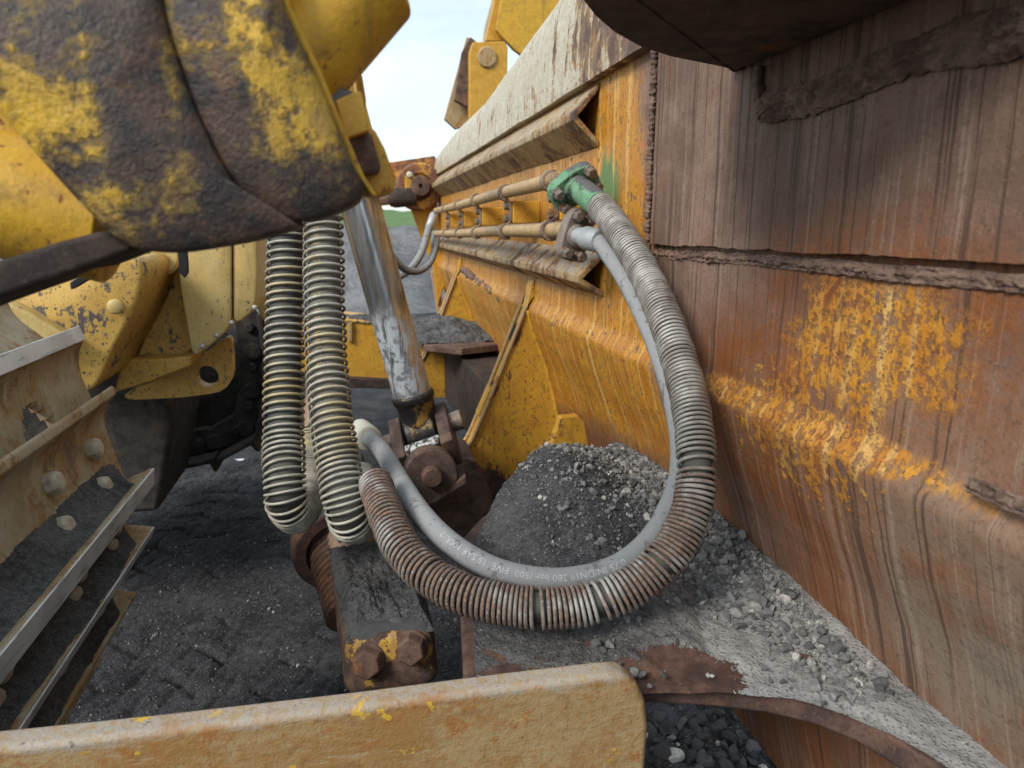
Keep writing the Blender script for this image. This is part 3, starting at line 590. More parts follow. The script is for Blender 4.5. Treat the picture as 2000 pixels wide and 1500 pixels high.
MB().prism([V((.62, 2.3, .66)), V((.62, 3.7, .66)), V((.40, 3.7, .66)), V((.42, 2.3, .66))], (0, 0, -.3)).obj('lower_web', M['rust_dark'], blade, bevel=.004)
# gussets: box-shaped triangles against the plate
def gusset(y, t, main):
    mx = lambda px, py: Y(px, py, 2.0)
    sil = [mx(1038, 558), mx(1030, 600), mx(985, 715), mx(955, 790), mx(918, 872), mx(892, 892), mx(893, 960), mx(896, 1030)]
    dz = 0
    P = [V((p.x, y, p.z)) for p in sil]; zb = .36; P.append(V((P[-1].x, y, zb)))
    P += [V((prof_x(zb)-.002, y, zb)), V((prof_x(.52)-.002, y, .52)), V((prof_x(.66)-.002, y, .66)), V((prof_x(.80)-.002, y, .80)), V((prof_x(.9)-.002, y, .90)), V((.474, y, .965)), V((.498, y, 1.0)), V((.498, y, 1.045))]
    o = MB().prism(P, (0, t, 0)).obj('gusset', M['yellow_gusset'], blade, bevel=.004)
    e = P[1:6]
    rim = Path([q + V((-.004, -.004, .004)) for q in e], .006); mb = MB(); tube(mb, rim, .006, 8); mb.obj('edge_rod', M['rust_tan'], o, smooth=True)
    rim = Path([q + V((-.004, t+.004, .004)) for q in e], .006); mb = MB(); tube(mb, rim, .006, 8); mb.obj('edge_rod', M['pipe'], o, smooth=True)
    c = V((P[3].x-.006, y+t*.45, P[3].z+.005)); d = (P[4]-P[2]).normalized(); nn = V((d.z, 0, -d.x))
    MB().box(c, d*.045, V((0, t*.42, 0)), nn*.009).obj('clip', M['yellow'], o, bevel=.002)
    w = [V((prof_x(z)-.004, y-.004, z)) for z in np.linspace(.6, .96, 12)]
    pw = Path(w, .006); mb = MB(); tube(mb, pw, .009, 8, r_of=lambda l: .0065*(1+.35*mnoise.noise(V((l*120, 0, 0)))+.2*mnoise.noise(V((l*300, 0, 2))))); mb.obj('weld_bead', M['yellow'], o, smooth=True)
    return o
gusset(2.0, .06, True); gusset(3.45, .06, False)
# weld doubler scar on the plate between the gussets
plate = [X(926, 545, .5), X(978, 560, .5), X(982, 585, .5), X(940, 568, .5)]
bead('weld_bead', [X(905, 525, .499), X(935, 548, .499), X(965, 568, .499), X(982, 583, .499)], .016, .7, 40, .006)
# small triangular web on the bottom plate beside the gusset
MB().prism([Y(1095, 815, 1.72), Y(1130, 812, 1.72), Y(1200, 880, 1.72), Y(1240, 905, 1.72), Y(1130, 930, 1.72), Y(1060, 915, 1.72)], (0, .03, 0)).obj('web', M['yellow_gusset'], blade, bevel=.004)
# pipes, clamps, flanges
pxo = .405
pu0, pu1 = X(1082, 352, pxo), X(852, 412, .42); pl0, pl1 = X(1100, 449, pxo), X(852, 456, .42)
for p0, p1, r in ((pu0, pu1, .0165), (pl0, pl1, .0165)):
    d = (p1-p0); pts = [p0 - d*.012, p0 + d*.05, p0 + d*.3 + V((.002,0,.002)), p0 + d*.6 + V((-.001,0,-.002)), p1]
    mb = MB(); tube(mb, Path(pts, .03), r, 16); mb.obj('hydraulic_pipe', M['pipe'], blade, smooth=True)
def clamp(px, kinds):
    f = None
    # parameter along the pipes from the pixel column
    def on(p0, p1):
        best = min((abs(0), t) for t in (0,))
        lo, hi = 0.0, 1.0
        for _ in range(40):
            m = (lo+hi)/2; q = p0.lerp(p1, m)-C0; col = 1000+F*q.dot(RT)/q.dot(FW)
            if col > px: lo = m
            else: hi = m
        return p0.lerp(p1, lo)
    a = on(pu0, pu1); b = on(pl0, pl1); b = V((b.x, a.y, b.z)); mb = MB()
    r = .0185; w = .0125
    pts = []
    for k in range(13): q = math.radians(100 + 200*k/12); pts.append(a + V((math.sin(q)*r*-1*-1 if False else -math.sin(q-math.pi/2)*r, 0, math.cos(q-math.pi/2)*r)))
    ring_u = [a + V((math.cos(q)*(r), 0, math.sin(q)*(r))) for q in np.linspace(math.radians(60), math.radians(275), 14)]
    ring_l = [b + V((math.cos(q)*(r), 0, math.sin(q)*(r))) for q in np.linspace(math.radians(85), math.radians(300), 14)]
    strap = ring_u + [a + V((.012, 0, -.030)), b + V((.012, 0, .030))] + ring_l
    th = .004; L = []
    for i, p in enumerate(strap):
        q0 = strap[max(0, i-1)]; q1 = strap[min(len(strap)-1, i+1)]; t = (q1-q0).normalized(); nrm = V((t.z, 0, -t.x))
        L += [p + V((0, -w, 0)) - nrm*th, p + V((0, w, 0)) - nrm*th, p + V((0, w, 0)) + nrm*th, p + V((0, -w, 0)) + nrm*th]
    m = len(strap); fs = [(i*4+k, i*4+(k+1) % 4, (i+1)*4+(k+1) % 4, (i+1)*4+k) for i in range(m-1) for k in range(4)] + [(0,1,2,3), tuple((m-1)*4+k for k in range(4))]
    mb.add(L, fs); o = mb.obj('pipe_clamp', M['clampsteel'], blade, bevel=.0012, seg=1)
    mid = (a+b)/2 + V((.012, 0, 0))
    MB().box(mid + V((.042, 0, 0)), (.038, 0, 0), (0, .02, 0), (0, 0, .03)).obj('mounting_block', M['yellow'], o, bevel=.003)
    for s in (-1, 1):
        MB().hexbolt(mid + V((-.004, 0, s*.017)), (-1, 0, 0), .020, .014).obj('bolt', M['bolt'], o, bevel=.0008, seg=1)
for px in (1076, 988, 931, 897, 872): clamp(px, 0)
def flange(c, axis, up, mat, L=.105, W=.062, T=.026):
    a = V(axis).normalized(); u = (V(up) - a*V(up).dot(a)).normalized(); w = a.cross(u); c = V(c); mb = MB()
    prof = []
    for q in range(48):
        an = 2*math.pi*q/48; x = math.copysign(abs(math.cos(an))**.75, math.cos(an))*L/2; yv = math.copysign(abs(math.sin(an))**.55, math.sin(an))*W/2
        prof.append(c + u*x + w*yv - a*T/2)
    mb.prism(prof, a*T); mb.lathe(c - a*T*.5, a, [(-.012, W*.30), (0, W*.34), (T, W*.40), (T+.010, W*.38), (T+.010, W*.30)], 20)
    o = mb.obj('flange_clamp', mat, blade, bevel=.003)
    for sx in (-1, 1):
        for sy in (-1, 1):
            MB().hexbolt(c + u*sx*L*.36 + w*sy*W*.26 + a*T/2, a, .0185, .017, rot=.3+sx*.4+sy).obj('bolt', M['bolt'], o, bevel=.0008, seg=1)
    return o
f1 = DP(1122, 362, 1.40); f1 = X(1120, 364, pxo); f2 = X(1122, 458, pxo)
ax1 = (DP(1190, 425, (f1-C0).dot(FW)-.10) - f1).normalized(); ax2 = (DP(1190, 485, (f2-C0).dot(FW)-.11) - f2).normalized()
flange(f1, ax1, (RT*.8 - UP*-.75) if False else (RT*.75 + UP*.55), M['greenflange'], .098, .066)
flange(f2, ax2, (RT*.12 + UP*.9), M['greyflange'], .098, .058)
# pin bracket below the clevis, its round boss facing along the blade
pb = Y(843, 928, 1.64)
def d_plate(c, r, corner, t):
    pts = []
    for k in range(22):
        q = math.radians(-20 + 210*k/21); pts.append(c + V((math.cos(q)*r, 0, math.sin(q)*r)))
    pts += [c + V((-r*.98, 0, -r*.5)), c + V((-r*.5, 0, -r*1.30)), c + V((r*.1, 0, -r*1.15)), c + V((r*1.35, 0, -r*.45)), c + V((r*1.32, 0, -r*.1))]
    return MB().prism(pts, (0, t, 0))
br = d_plate(pb, .064, None, .06).obj('pin_bracket', M['rust_mid'], blade, bevel=.004)
MB().lathe(pb + V((0, .002, 0)), (0, -1, 0), [(0, .025), (.024, .025), (.028, .0215)], 24).obj('pin', M['rust'], br, bevel=.001)
bb = MB(); bb.prism([Y(800, 1000, 1.78), Y(880, 890, 1.78), Y(930, 900, 1.78), Y(960, 960, 1.78), Y(965, 1050, 1.78), Y(880, 1060, 1.78), Y(810, 1030, 1.78)], (0, .2, 0)).obj('bracket_base', M['rust_mid'], blade, bevel=.006)

# ------------------------------------------------------------------ lift cylinder with chrome rod
YR = 1.80
ra, rb = Y(807, 775, YR), Y(612, 70, YR); rd = (rb-ra).normalized()
lift = thing('lift_cylinder', ra, 'chrome lift cylinder rod with brown stains ending in a black greasy eye', 'hydraulic cylinder', 'lift cylinders')
lift_len = (rb-ra).length
MB().lathe(ra, rd, [(0, .049), (lift_len*.6, .049)] , 40).obj('rod', M['chrome'], lift, smooth=False, bevel=.002, seg=1)
MB().lathe(ra + rd*lift_len*.62, rd, [(-.03, .056), (-.03, .072), (.02, .075), (.5, .075)], 36).obj('barrel', M['cast_yellow'], lift, bevel=.003)
MB().lathe(ra, -rd, [(-.012, .0535), (-.006, .056), (.008, .055), (.012, .050), (.06, .047), (.10, .050)], 32).obj('collar', M['grease'], lift, smooth=True)
ec = ra - rd*.10; eax = V((1, -.05, .14)).normalized(); eax = (DP(873, 806, 1.9)-DP(742, 852, 1.9)).normalized()
MB().lathe(ec - eax*.042, eax, [(0, .045), (.006, .055), (.078, .055), (.084, .045)], 32).obj('rod_eye', M['grease'], lift, bevel=.002)
yoke_d = (pb + V((0, .02, 0)) - ec).normalized()
for s, nm in ((-1, 0), (1, 0)):
    c = ec + eax*s*.062; fwd_ = eax.cross(yoke_d).normalized(); L = .12; prof = []
    for k in range(9):
        q = math.pi*k/8; prof.append(c - eax*.016 + yoke_d*(-.035*math.sin(q)-.03) + fwd_*(.045*math.cos(q)))
    prof += [c - eax*.016 + yoke_d*L*.95 - fwd_*.045, c - eax*.016 + yoke_d*L*.95 + fwd_*.045]
    MB().prism(prof, eax*.032).obj('clevis_arm', M['rust_mid'], lift, bevel=.004)
    MB().lathe(c + eax*s*.016, eax*s, [(0, .026), (.03, .026), (.034, .02)], 20).obj('pin_head', M['bolt'], lift, bevel=.001)
MB().box(ec + yoke_d*.085 + V((0, -.01, 0)), eax*.046, yoke_d*.014, eax.cross(yoke_d)*.045).obj('residue', M['residue'], lift, bevel=.006)
# far cylinder end at the other side of the blade
fe = Y(820, 364, 4.25)
far_c = thing('lift_cylinder', fe, 'distant rusty cylinder end with round boss and bolted pin plate at the blade top', 'hydraulic cylinder', 'lift cylinders')
MB().lathe(fe + V((0, .05, 0)), (0, -1, 0), [(-.12, .135), (.03, .135), (.045, .125), (.045, .075), (.03, .07)], 40).obj('boss', M['rust_orange'], far_c, bevel=.003)
MB().lathe(fe + V((.0, .0, 0)), (0, -1, 0), [(-.05, .055), (.05, .055), (.055, .045), (.055, .012), (.03, .012)], 28).obj('pin', M['rust'], far_c, bevel=.002)
MB().prism([fe + V((a, -.012, b)) for a, b in ((-.085, .05), (-.05, .075), (-.02, .05), (-.045, 0), (-.02, -.06), (-.05, -.085), (-.085, -.05))], (0, .02, 0)).obj('lock_plate', M['yellow'], far_c, bevel=.003)
for a, b in ((-.058, .062), (-.052, -.072)): MB().lathe(fe + V((a, -.012, b)), (0, -1, 0), [(0, .018), (.014, .018), (.018, .012)], 14).obj('bolt', M['fitting_pale'], far_c, smooth=True)
rr0 = Y(795, 385, 4.25); rr1 = Y(690, 393, 4.25); dd = (rr1-rr0)
MB().lathe(rr0, dd, [(-.05, .05), (.07, .055), (.10, .045)], 24).obj('rod_eye', M['rust_dark'], far_c, bevel=.002)
MB().lathe(rr0 + dd*.25, dd, [(0, .036), (dd.length, .036)], 24).obj('rod', M['chrome'], far_c, smooth=True)
arm = MB(); arm.prism([Y(755, 318, 4.4), Y(850, 304, 4.4), Y(852, 340, 4.4), Y(760, 352, 4.4)], (0, .1, 0)); arm.obj('lift_arm', M['rust_orange'], far_c, bevel=.006)
MB().prism([Y(796, 390, 4.36), Y(850, 380, 4.36), Y(872, 500, 4.36), Y(868, 560, 4.36), Y(855, 598, 4.36), Y(846, 520, 4.36), Y(818, 450, 4.36)], (0, .06, 0)).obj('support_plate', M['yellow'], blade, bevel=.006)
MB().prism([Y(842, 530, 4.38), Y(856, 530, 4.38), Y(878, 690, 4.38), Y(866, 690, 4.38)], (0, .05, 0)).obj('support_leg', M['rust_tan'], blade, bevel=.004)

# ------------------------------------------------------------------ bracket tower behind the blade
YT = 5.0
tower = thing('bracket_tower', Y(930, 260, YT), 'yellow and brown steel brackets with a round pin rising behind the blade top', 'bracket')
plate_y('back_leaf', [(868, 232), (912, 72), (930, 80), (932, 240), (890, 252)], YT+.18, .05, M['rust_tan'], tower)
plate_y('brown_leaf', [(903, 100), (919, 72), (934, 84), (934, 226), (915, 210), (888, 195)], YT+.08, .06, M['rust'], tower)
po = plate_y('pin_plate', [(917, 100), (924, 82), (986, 80), (992, 92), (990, 200), (960, 260), (917, 268)], YT, .07, M['yellow'], tower, .008)
pc = Y(951, 112, YT)
MB().lathe(pc, (0, -1, 0), [(-.02, .066), (.012, .066), (.018, .058)], 32).obj('pin', M['rust_tan'], po, bevel=.002)
plate_y('inner_post', [(948, 80), (962, 20), (972, -40), (992, -40), (986, 80)], YT+.12, .08, M['yellow'], tower)
plate_y('post_edge', [(940, 110), (948, 50), (966, -20), (972, -20), (958, 50), (950, 110)], YT+.25, .05, M['beam'], tower)
plate_y('wide_plate', [(969, 58), (985, -40), (1120, -40), (1100, 60), (1050, 130), (1004, 96)], YT+.05, .05, M['cast_yellow'], tower, .004)

# ------------------------------------------------------------------ near crawler track
YI = 1.5; YO = .52
track = thing('crawler_track', (-.55, 1.0, 0), 'near crawler track with polished grousers and bolt heads caked in black dirt', 'track', 'crawler tracks')
tips = [((-.64, 1.10), (.30, .95)), ((-.521, .998), (.5, .87)), ((-.475, .884), (.75, .66)), ((-.424, .700), (.995, .08)), ((-.438, .582), (.95, -.30)), ((-.486, .437), (.90, -.44)), ((-.56, .31), (.80, -.6)), ((-.66, .2), (.6, -.8))]
HG = .052
base = []
for (tx, tz), nn in tips: q = V((nn[0], 0, nn[1])).normalized(); base.append(V((tx, 0, tz)) - q*HG)
TR_PADS = []
for i in range(len(tips)-1):
    b0, b1 = base[i], base[i+1]; t = (b1-b0); L = t.length; t.normalize(); n_ = V((-t.z, 0, t.x))
    if n_.x + n_.z*.2 < 0: n_ = -n_
    tip = V((tips[i][0][0], 0, tips[i][0][1]))
    tn = (tip-b0).dot(n_); tt = (tip-b0).dot(t); w = .016 if i == 3 else (.012 if i == 1 else .008)
    def prof(Lp): return [(-.004, -.016), (-.004, .004), (tt-w-.002, tn-.004), (tt-w+.002, tn), (tt+w, tn), (tt+w+.003, tn-.004), (tt*.6+.017, .020), (tt*.3+.028, .009), (.042, .003), (Lp-.006, .0), (Lp-.001, -.004), (Lp-.001, -.016)]
    mb = MB()
    segs = [(YO, YI, L)]
    if i == 1: segs = [(YO, 1.03, L), (1.0302, 1.11, L*.5), (1.1102, 1.21, L)] + [(1.2102+k*.0145, 1.2246+k*.0145, L*(.40+.34*abs((k-3.5)/3.5)**2.2)) for k in range(8)] + [(1.3264, YI, L)]
    for (ya, yb, Lp) in segs:
        a = [b0 + t*u + n_*v_ + V((0, ya, 0)) for u, v_ in prof(Lp)]; mb.prism(a, (0, yb-ya, 0))
    o = mb.obj('track_shoe', M['track'], track, bevel=.0035, seg=2)
    # ground-off grouser edge
    e = b0 + t*tt + n_*(tn+.0006)
    if i in (1, 3, 4):
        mb = MB(); mb.box(e + V((0, (YO+YI)/2, 0)), t*(w+.0022), V((0, (YI-YO)/2-.003, 0)), n_*.0018); mb.obj('grouser_edge', M['polished'], o, bevel=.0012, seg=2)
    TR_PADS.append((o, b0, t, n_, L))
    rows = (.36, .80) if L > .12 else (.5, .88)
    if i >= 2:
        for fr in rows:
            for yy in (1.385, 1.20, .93, .75):
                c = b0 + t*(L*fr) + V((0, yy - (fr-.5)*.05, 0)) + n_*(.003 if fr < .6 else .001)
                MB().lathe(c, n_, [(-.002, .020), (.012, .0205), (.017, .0195), (.021, .015), (.022, .008)], 7).obj('bolt', M['trackbolt'], o, bevel=.003, seg=2)
# dirt packed on the grousers
def packed(i, depth, y0, y1, v0=.40, pw=2.6, name='packed_dirt'):
    o, b0, t, n_, L = TR_PADS[i]; _, c0, t2, n2, L2 = TR_PADS[i+1]
    def fn(u, v):
        y = y0 + (y1-y0)*u; q = V((u*9, v*4, i)); lim = .5+.5*fbm(q*.6, 2)
        hgt = max(.0, depth*(v**pw)*(.92+.22*lim)*min(1, 8*u)*min(1, 12*(1-u)) - .004*(1-v)) + .0025*fbm(q*4, 3)
        return b0 + t*(L*(v0+(1-v0)*v)) + n_*(hgt + (.0 if v > .1 else -.003)) + V((0, y, 0))
    mb = MB(); grid(mb, 120, 24, fn); k = mb.obj(name, M['heap'], track, smooth=True); k['kind'] = 'stuff'
packed(2, .056, .60, 1.49, .42); packed(3, .048, .60, 1.485, .56, 1.8); packed(4, .048, .60, 1.485, .52, 1.8); packed(5, .048, .60, 1.48, .5, 1.8)
# dark inside of the near track, links between shoe and frame
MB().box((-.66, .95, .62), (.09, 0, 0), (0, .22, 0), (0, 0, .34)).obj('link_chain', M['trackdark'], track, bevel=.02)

# ------------------------------------------------------------------ far crawler track
track2 = thing('crawler_track', (-.6, 3.2, 0), 'far crawler track in deep shade under the yellow side panel', 'track', 'crawler tracks')
YF0, YF1 = 2.62, 3.25
path_px = [(505, 600), (518, 700), (514, 790), (498, 850), (440, 893), (312, 925), (150, 960), (0, 990)]
pp = [Y(a, b, YF0) for a, b in path_px]; fp = Path(pp, .01); d = .03; k = 0
while d + .15 < fp.L:
    p, t, _, _ = fp.at(d+.07); nn = V((t.z, 0, -t.x)); nn = nn if nn.x - .5*nn.z > 0 else -nn
    mb = MB(); mb.prism([p + t*u + nn*v_ + V((0, YF0-p.y, 0)) for u, v_ in ((-.075, -.012), (-.075, .040), (-.062, .040), (-.055, .006), (.074, .004), (.074, -.012))], (0, YF1-YF0, 0))
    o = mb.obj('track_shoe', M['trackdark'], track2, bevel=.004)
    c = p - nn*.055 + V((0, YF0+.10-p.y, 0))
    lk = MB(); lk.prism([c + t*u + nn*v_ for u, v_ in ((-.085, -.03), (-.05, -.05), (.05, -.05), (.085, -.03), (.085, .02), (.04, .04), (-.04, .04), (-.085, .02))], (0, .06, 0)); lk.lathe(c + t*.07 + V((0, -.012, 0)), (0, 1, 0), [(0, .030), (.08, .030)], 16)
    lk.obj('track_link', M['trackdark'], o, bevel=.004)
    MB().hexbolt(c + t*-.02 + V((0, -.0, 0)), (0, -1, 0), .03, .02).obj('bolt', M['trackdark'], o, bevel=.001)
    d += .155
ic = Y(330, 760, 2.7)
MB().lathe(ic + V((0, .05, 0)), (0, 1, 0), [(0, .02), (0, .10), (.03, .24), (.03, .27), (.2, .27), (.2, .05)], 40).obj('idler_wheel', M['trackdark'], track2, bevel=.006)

# ------------------------------------------------------------------ dozer body between the tracks
body = thing('bulldozer_body', (-.6, 2.3, .8), 'yellow bulldozer nose panels with scuffed paint behind the near track', 'bulldozer')
def pill(name, px, y, bul, back_, mat, rough=.0):
    mb = MB(); pillow(mb, [Y(a, b, y) for a, b in px], (0, -1, 0), [(1.0, -.010), (.994, -.004), (.982, -.001), (.94, .0), (.8, bul*.3), (.5, bul*.75), (.2, bul)], back_, .02, rough)
    return mb.obj(name, mat, body, smooth=True)
pill('front_casting', [(-160, 610), (40, 560), (270, 495), (281, 515), (274, 570), (250, 630), (215, 690), (190, 760), (60, 800), (-160, 740)], 1.75, .014, .35, M['yellow_scuff'])
MB().prism([Y(-100, 640, 1.70), Y(0, 585, 1.70), Y(60, 612, 1.70), Y(150, 668, 1.70), Y(60, 700, 1.70), Y(-100, 700, 1.70)], (0, .05, 0)).obj('deflector', M['yellow_clean'], body, bevel=.008)
pill('channel_panel', [(262, 640), (282, 540), (292, 470), (380, 450), (372, 560), (378, 690), (340, 698), (255, 708), (238, 690)], 2.05, -.015, .25, M['yellow_scuff'])
MB().lathe(Y(228, 598, 1.735), (0, -1, 0), [(0, .017), (.012, .017), (.016, .012)], 20).obj('plug', M['yellow_clean'], body, smooth=True)
MB().lathe(Y(318, 500, 2.03), (0, -1, 0), [(0, .05), (.03, .05), (.036, .042)], 24).obj('round_boss', M['yellow_clean'], body, bevel=.002)
sp_ = pill('side_panel', [(345, 470), (452, 440), (452, 640), (376, 704), (366, 640), (352, 560)], 1.95, .005, .22, M['yellow_clean'])
pill('side_panel', [(455, 440), (502, 428), (502, 560), (498, 606), (456, 640)], 1.957, .004, .22, M['yellow_clean'])
for a, b in ((453, 630), (498, 600), (396, 676), (424, 655)): MB().lathe(Y(a, b, 1.94), (0, -1, 0), [(0, .0065), (.006, .0065), (.008, .004)], 10).obj('bolt', M['fitting'], body, smooth=True)
plate_y('lower_lip', [(236, 702), (330, 700), (376, 694), (372, 716), (290, 748), (222, 768)], 1.98, .2, M['yellow_scuff'], body, .008, 3)
# tow plate with a real hole
tp = [Y(a, b, 2.12) for a, b in ((235, 770), (300, 745), (380, 705), (452, 650), (456, 740), (446, 764), (360, 776), (240, 782))]
hc = Y(405, 735, 2.12); hr = .030
bm = bmesh.new(); outer = [bm.verts.new(p) for p in smooth_poly(tp, .02)]; hole = [bm.verts.new(hc + V((math.cos(2*math.pi*k/28)*hr, 0, math.sin(2*math.pi*k/28)*hr))) for k in range(28)]
eds = [bm.edges.new((outer[i], outer[(i+1) % len(outer)])) for i in range(len(outer))] + [bm.edges.new((hole[i], hole[(i+1) % 28])) for i in range(28)]
bmesh.ops.triangle_fill(bm, use_beauty=True, edges=eds); r_ = bmesh.ops.extrude_face_region(bm, geom=bm.faces[:])
bmesh.ops.translate(bm, vec=(0, .045, 0), verts=[v for v in r_['geom'] if isinstance(v, bmesh.types.BMVert)]); bmesh.ops.recalc_face_normals(bm, faces=bm.faces)
me = bpy.data.meshes.new('tow_plate'); bm.to_mesh(me); bm.free(); link_obj('tow_plate', me, M['yellow_scuff'], body)
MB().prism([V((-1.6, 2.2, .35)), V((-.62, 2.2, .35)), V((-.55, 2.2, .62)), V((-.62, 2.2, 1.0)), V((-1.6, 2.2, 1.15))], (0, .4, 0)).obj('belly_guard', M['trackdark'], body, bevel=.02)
MB().prism([Y(345, 470, 1.86), Y(364, 470, 1.86), Y(368, 532, 1.86), Y(361, 543, 1.86), Y(350, 534, 1.86)], (0, .012, 0)).obj('strap', M['blackrubber'], body, bevel=.002)
MB().prism([Y(215, 500, 1.66), Y(228, 512, 1.66), Y(152, 560, 1.66), Y(138, 566, 1.66), Y(136, 552, 1.66)], (0, .012, 0)).obj('strap', M['blackrubber'], body, bevel=.002)
# rest of the nose behind the panels (seen between the hoses)
plate_y('corner_post', [(500, 520), (512, 500), (524, 540), (520, 640), (500, 600)], 2.3, .2, M['yellow_clean'], body, .01)

# ------------------------------------------------------------------ yellow box beam beyond the rod
bb_ = thing('box_beam', Y(700, 720, 3.9), 'rusty yellow box beam with dirt on top, behind the chrome rod', 'steel beam')
plate_y('beam_body', [(560, 626), (668, 622), (772, 634), (860, 640), (860, 745), (772, 742), (668, 736), (560, 742)], 3.85, .35, M['yellow'], bb_, .008)
plate_y('beam_flange', [(560, 736), (668, 738), (800, 744), (800, 760), (560, 756)], 3.80, .3, M['rust_dark'], bb_, .006)
def dtop(u, v):
    p = Y(540, 624, 3.84).lerp(Y(860, 640, 3.84), u); q = V((u*14, v*5, 1))
    return V((p.x, 3.84+.35*v, p.z + .004 + .05*math.sin(math.pi*min(1, v*1.3+.02))*(.6+.6*fbm(q*.5, 3)) + .012*fbm(q*3, 3)))
mb = MB(); grid(mb, 90, 14, dtop); k = mb.obj('dirt_layer', M['far_grit'], bb_, smooth=True); k['kind'] = 'stuff'
plate_y('handle', [(680, 630), (688, 630), (688, 668), (680, 668)], 3.83, .02, M['rust_tan'], bb_, .004)

# ------------------------------------------------------------------ diagonal brace with bolted block
DB = 1.05
br0 = DP(762, 1255, DB); brace = thing('brace_strut', br0, 'rusty brace strut with a dirt covered end block and two hex bolts', 'strut')
fc = DP(768, 1285, 1.0); ax = (DP(655, 760, 2.35) - DP(765, 1180, 1.12)).normalized(); side = ax.cross(V((0,0,1))).normalized(); upv = side.cross(ax)
def bl(px, py, dep): return DP(px, py, dep)
# block: front face corners in the photo, pushed back along the strut
face = [DP(676, 1240, 1.0), DP(672, 1372, 1.0), DP(862, 1345, 1.0), DP(848, 1215, 1.0)]
nrm = (face[2]-face[0]).cross(face[3]-face[1]).normalized()
mb = MB(); back = (DP(700, 1045, 1.25) - DP(760, 1230, 1.0)); 
front = [p for p in face]; bk = [DP(640, 1058, 1.32), DP(655, 1200, 1.32), DP(806, 1170, 1.32), DP(808, 1062, 1.32)]
# grid-built top so it is not razor flat
mb.add(front + bk, [(0,1,2,3), (7,6,5,4), (0,4,5,1), (1,5,6,2), (2,6,7,3), (3,7,4,0)])
bc_ = [IP(a, b, face[0], (face[2]-face[0]).cross(face[3]-face[1])) for a, b in ((722, 1288), (806, 1255), (715, 1335))]
M['block'] = weather('block_rust', paint=(.52,.30,.05), paint2=(.42,.23,.04), cover=.03, scale=15, seed=12, dust=.42, rusts=((.06,.036,.029),(.13,.08,.06),(.20,.095,.05)), namp=1.7, grime=.6, streak=1.2, smap=(50, 50, 5),
    blobs=[(bc_[0], (.05, .06, .05), .05), (bc_[1], (.06, .06, .05), .17), (bc_[2], (.05, .06, .03), .10)])
o = mb.obj('end_block', M['block'], brace, bevel=.022, seg=5)
fn = (face[1]-face[0]).cross(face[2]-face[1]).normalized(); fn = fn if fn.dot(FW) < 0 else -fn
for px, py in ((722, 1288), (806, 1262)):
    c = IP(px, py, face[0], fn); MB().hexbolt(c - fn*.002, fn, .037, .028, rot=.9).obj('bolt', M['rust'], o, bevel=.0025, seg=2)
# threaded section and collar
thr = Path([DP(640, 1165, 1.10), DP(618, 1080, 1.25)], .004); mb = MB()
tube(mb, Path([DP(705, 1195, 1.30), DP(660, 1050, 1.42)], .0014), .05, 36, r_of=lambda l: .061+.004*math.sin(l*2*math.pi/.013)); mb.obj('thread', M['rust'], brace, smooth=True)
cA = DP(664, 1078, 1.37)
mb = MB(); mb.lathe(cA, (DP(640, 1000, 1.50)-cA), [(0, .064), (.0, .084), (.004, .088), (.02, .089), (.12, .082), (.16, .066)], 40, cap=False); mb.obj('collar', M['rust_dust'], brace, bevel=.002)
tb = Path([DP(728, 1118, 1.30), DP(668, 960, 1.52), DP(642, 820, 1.85), DP(630, 730, 2.5)], .02); mb = MB(); tube(mb, tb, .062, 28); mb.obj('strut_tube', weather('tube_tan', paint=(.42,.30,.22), paint2=(.36,.25,.18), cover=.7, scale=7, seed=33, grime=.3), brace, smooth=True)
def cake(u, v):
    p = bk[0].lerp(bk[3], u).lerp(face[0].lerp(face[3], u), v); q = V((u*5, v*5, 3)); ed = min(1, 7*u, 7*(1-u), 8*v, 8*(1-v))
    return p + V((0, 0, -.014 + ed*(.017 + .016*max(0, .5+fbm(q*.7, 3)) + .004*fbm(q*5, 3))))
mb = MB(); grid(mb, 70, 80, cake); k = mb.obj('dirt_cake', M['heap'], brace, smooth=True); k['kind'] = 'stuff'
# dirt saddle on the strut where the hoses end
def saddle(u, v):
    p, t, _, _ = tb.at(.02 + .62*u); sd = t.cross(V((0,0,1))).normalized(); uv = sd.cross(t); a = math.radians(62)*(v-.5)*2*(1+.25*fbm(V((u*7, v, 1)), 2))
    ed = min(1, 6*u, 6*(1-u), 5*v, 5*(1-v)); r = .059 + ed*(.012 + .012*fbm(V((u*9, v*5, 2)), 4))
    return p + sd*math.sin(a)*r + uv*math.cos(a)*r
mb = MB(); grid(mb, 60, 40, saddle); k = mb.obj('dirt_cake', M['heap'], brace, smooth=True); k['kind'] = 'stuff'

# ------------------------------------------------------------------ grit and stones on the bottom plate
hp = Z(1105, 1050, ZS)
HC = Z(1095, 908, ZS+.085)
def heap_z(x, y):
    p = V((x, y, 0)); d = math.hypot((x-HC.x)/.20, (y-HC.y)/.40); h = .105*max(0, 1-d*(1+.25*fbm(p*5, 2)))**.9
    d2 = math.hypot((x-.57)/.17, (y-1.08)/.50); h2 = .048*max(0, 1-d2); h = max(h, h2) + .25*min(h, h2)
    return ZS + .004 + h + .006*fbm(p*9, 3) + .0035*fbm(p*38, 3)
def shelf_in(x, y):
    # inside the plate outline?
    c = False; n = len(poly)
    for i in range(n):
        a, b = poly[i], poly[(i+1) % n]
        if (a.y > y) != (b.y > y) and x < (b.x-a.x)*(y-a.y)/(b.y-a.y)+a.x: c = not c
    return c
mb = MB(); NX, NY = 210, 330; x0, x1, y0, y1 = .10, .60, .30, 1.98; vid = {}; dust_v = []
vs = []; fs = []
def rim_in(x, y): return shelf_in(x-.012, y+.022 + .010*fbm(V((x*9, y*9, 0)), 2))
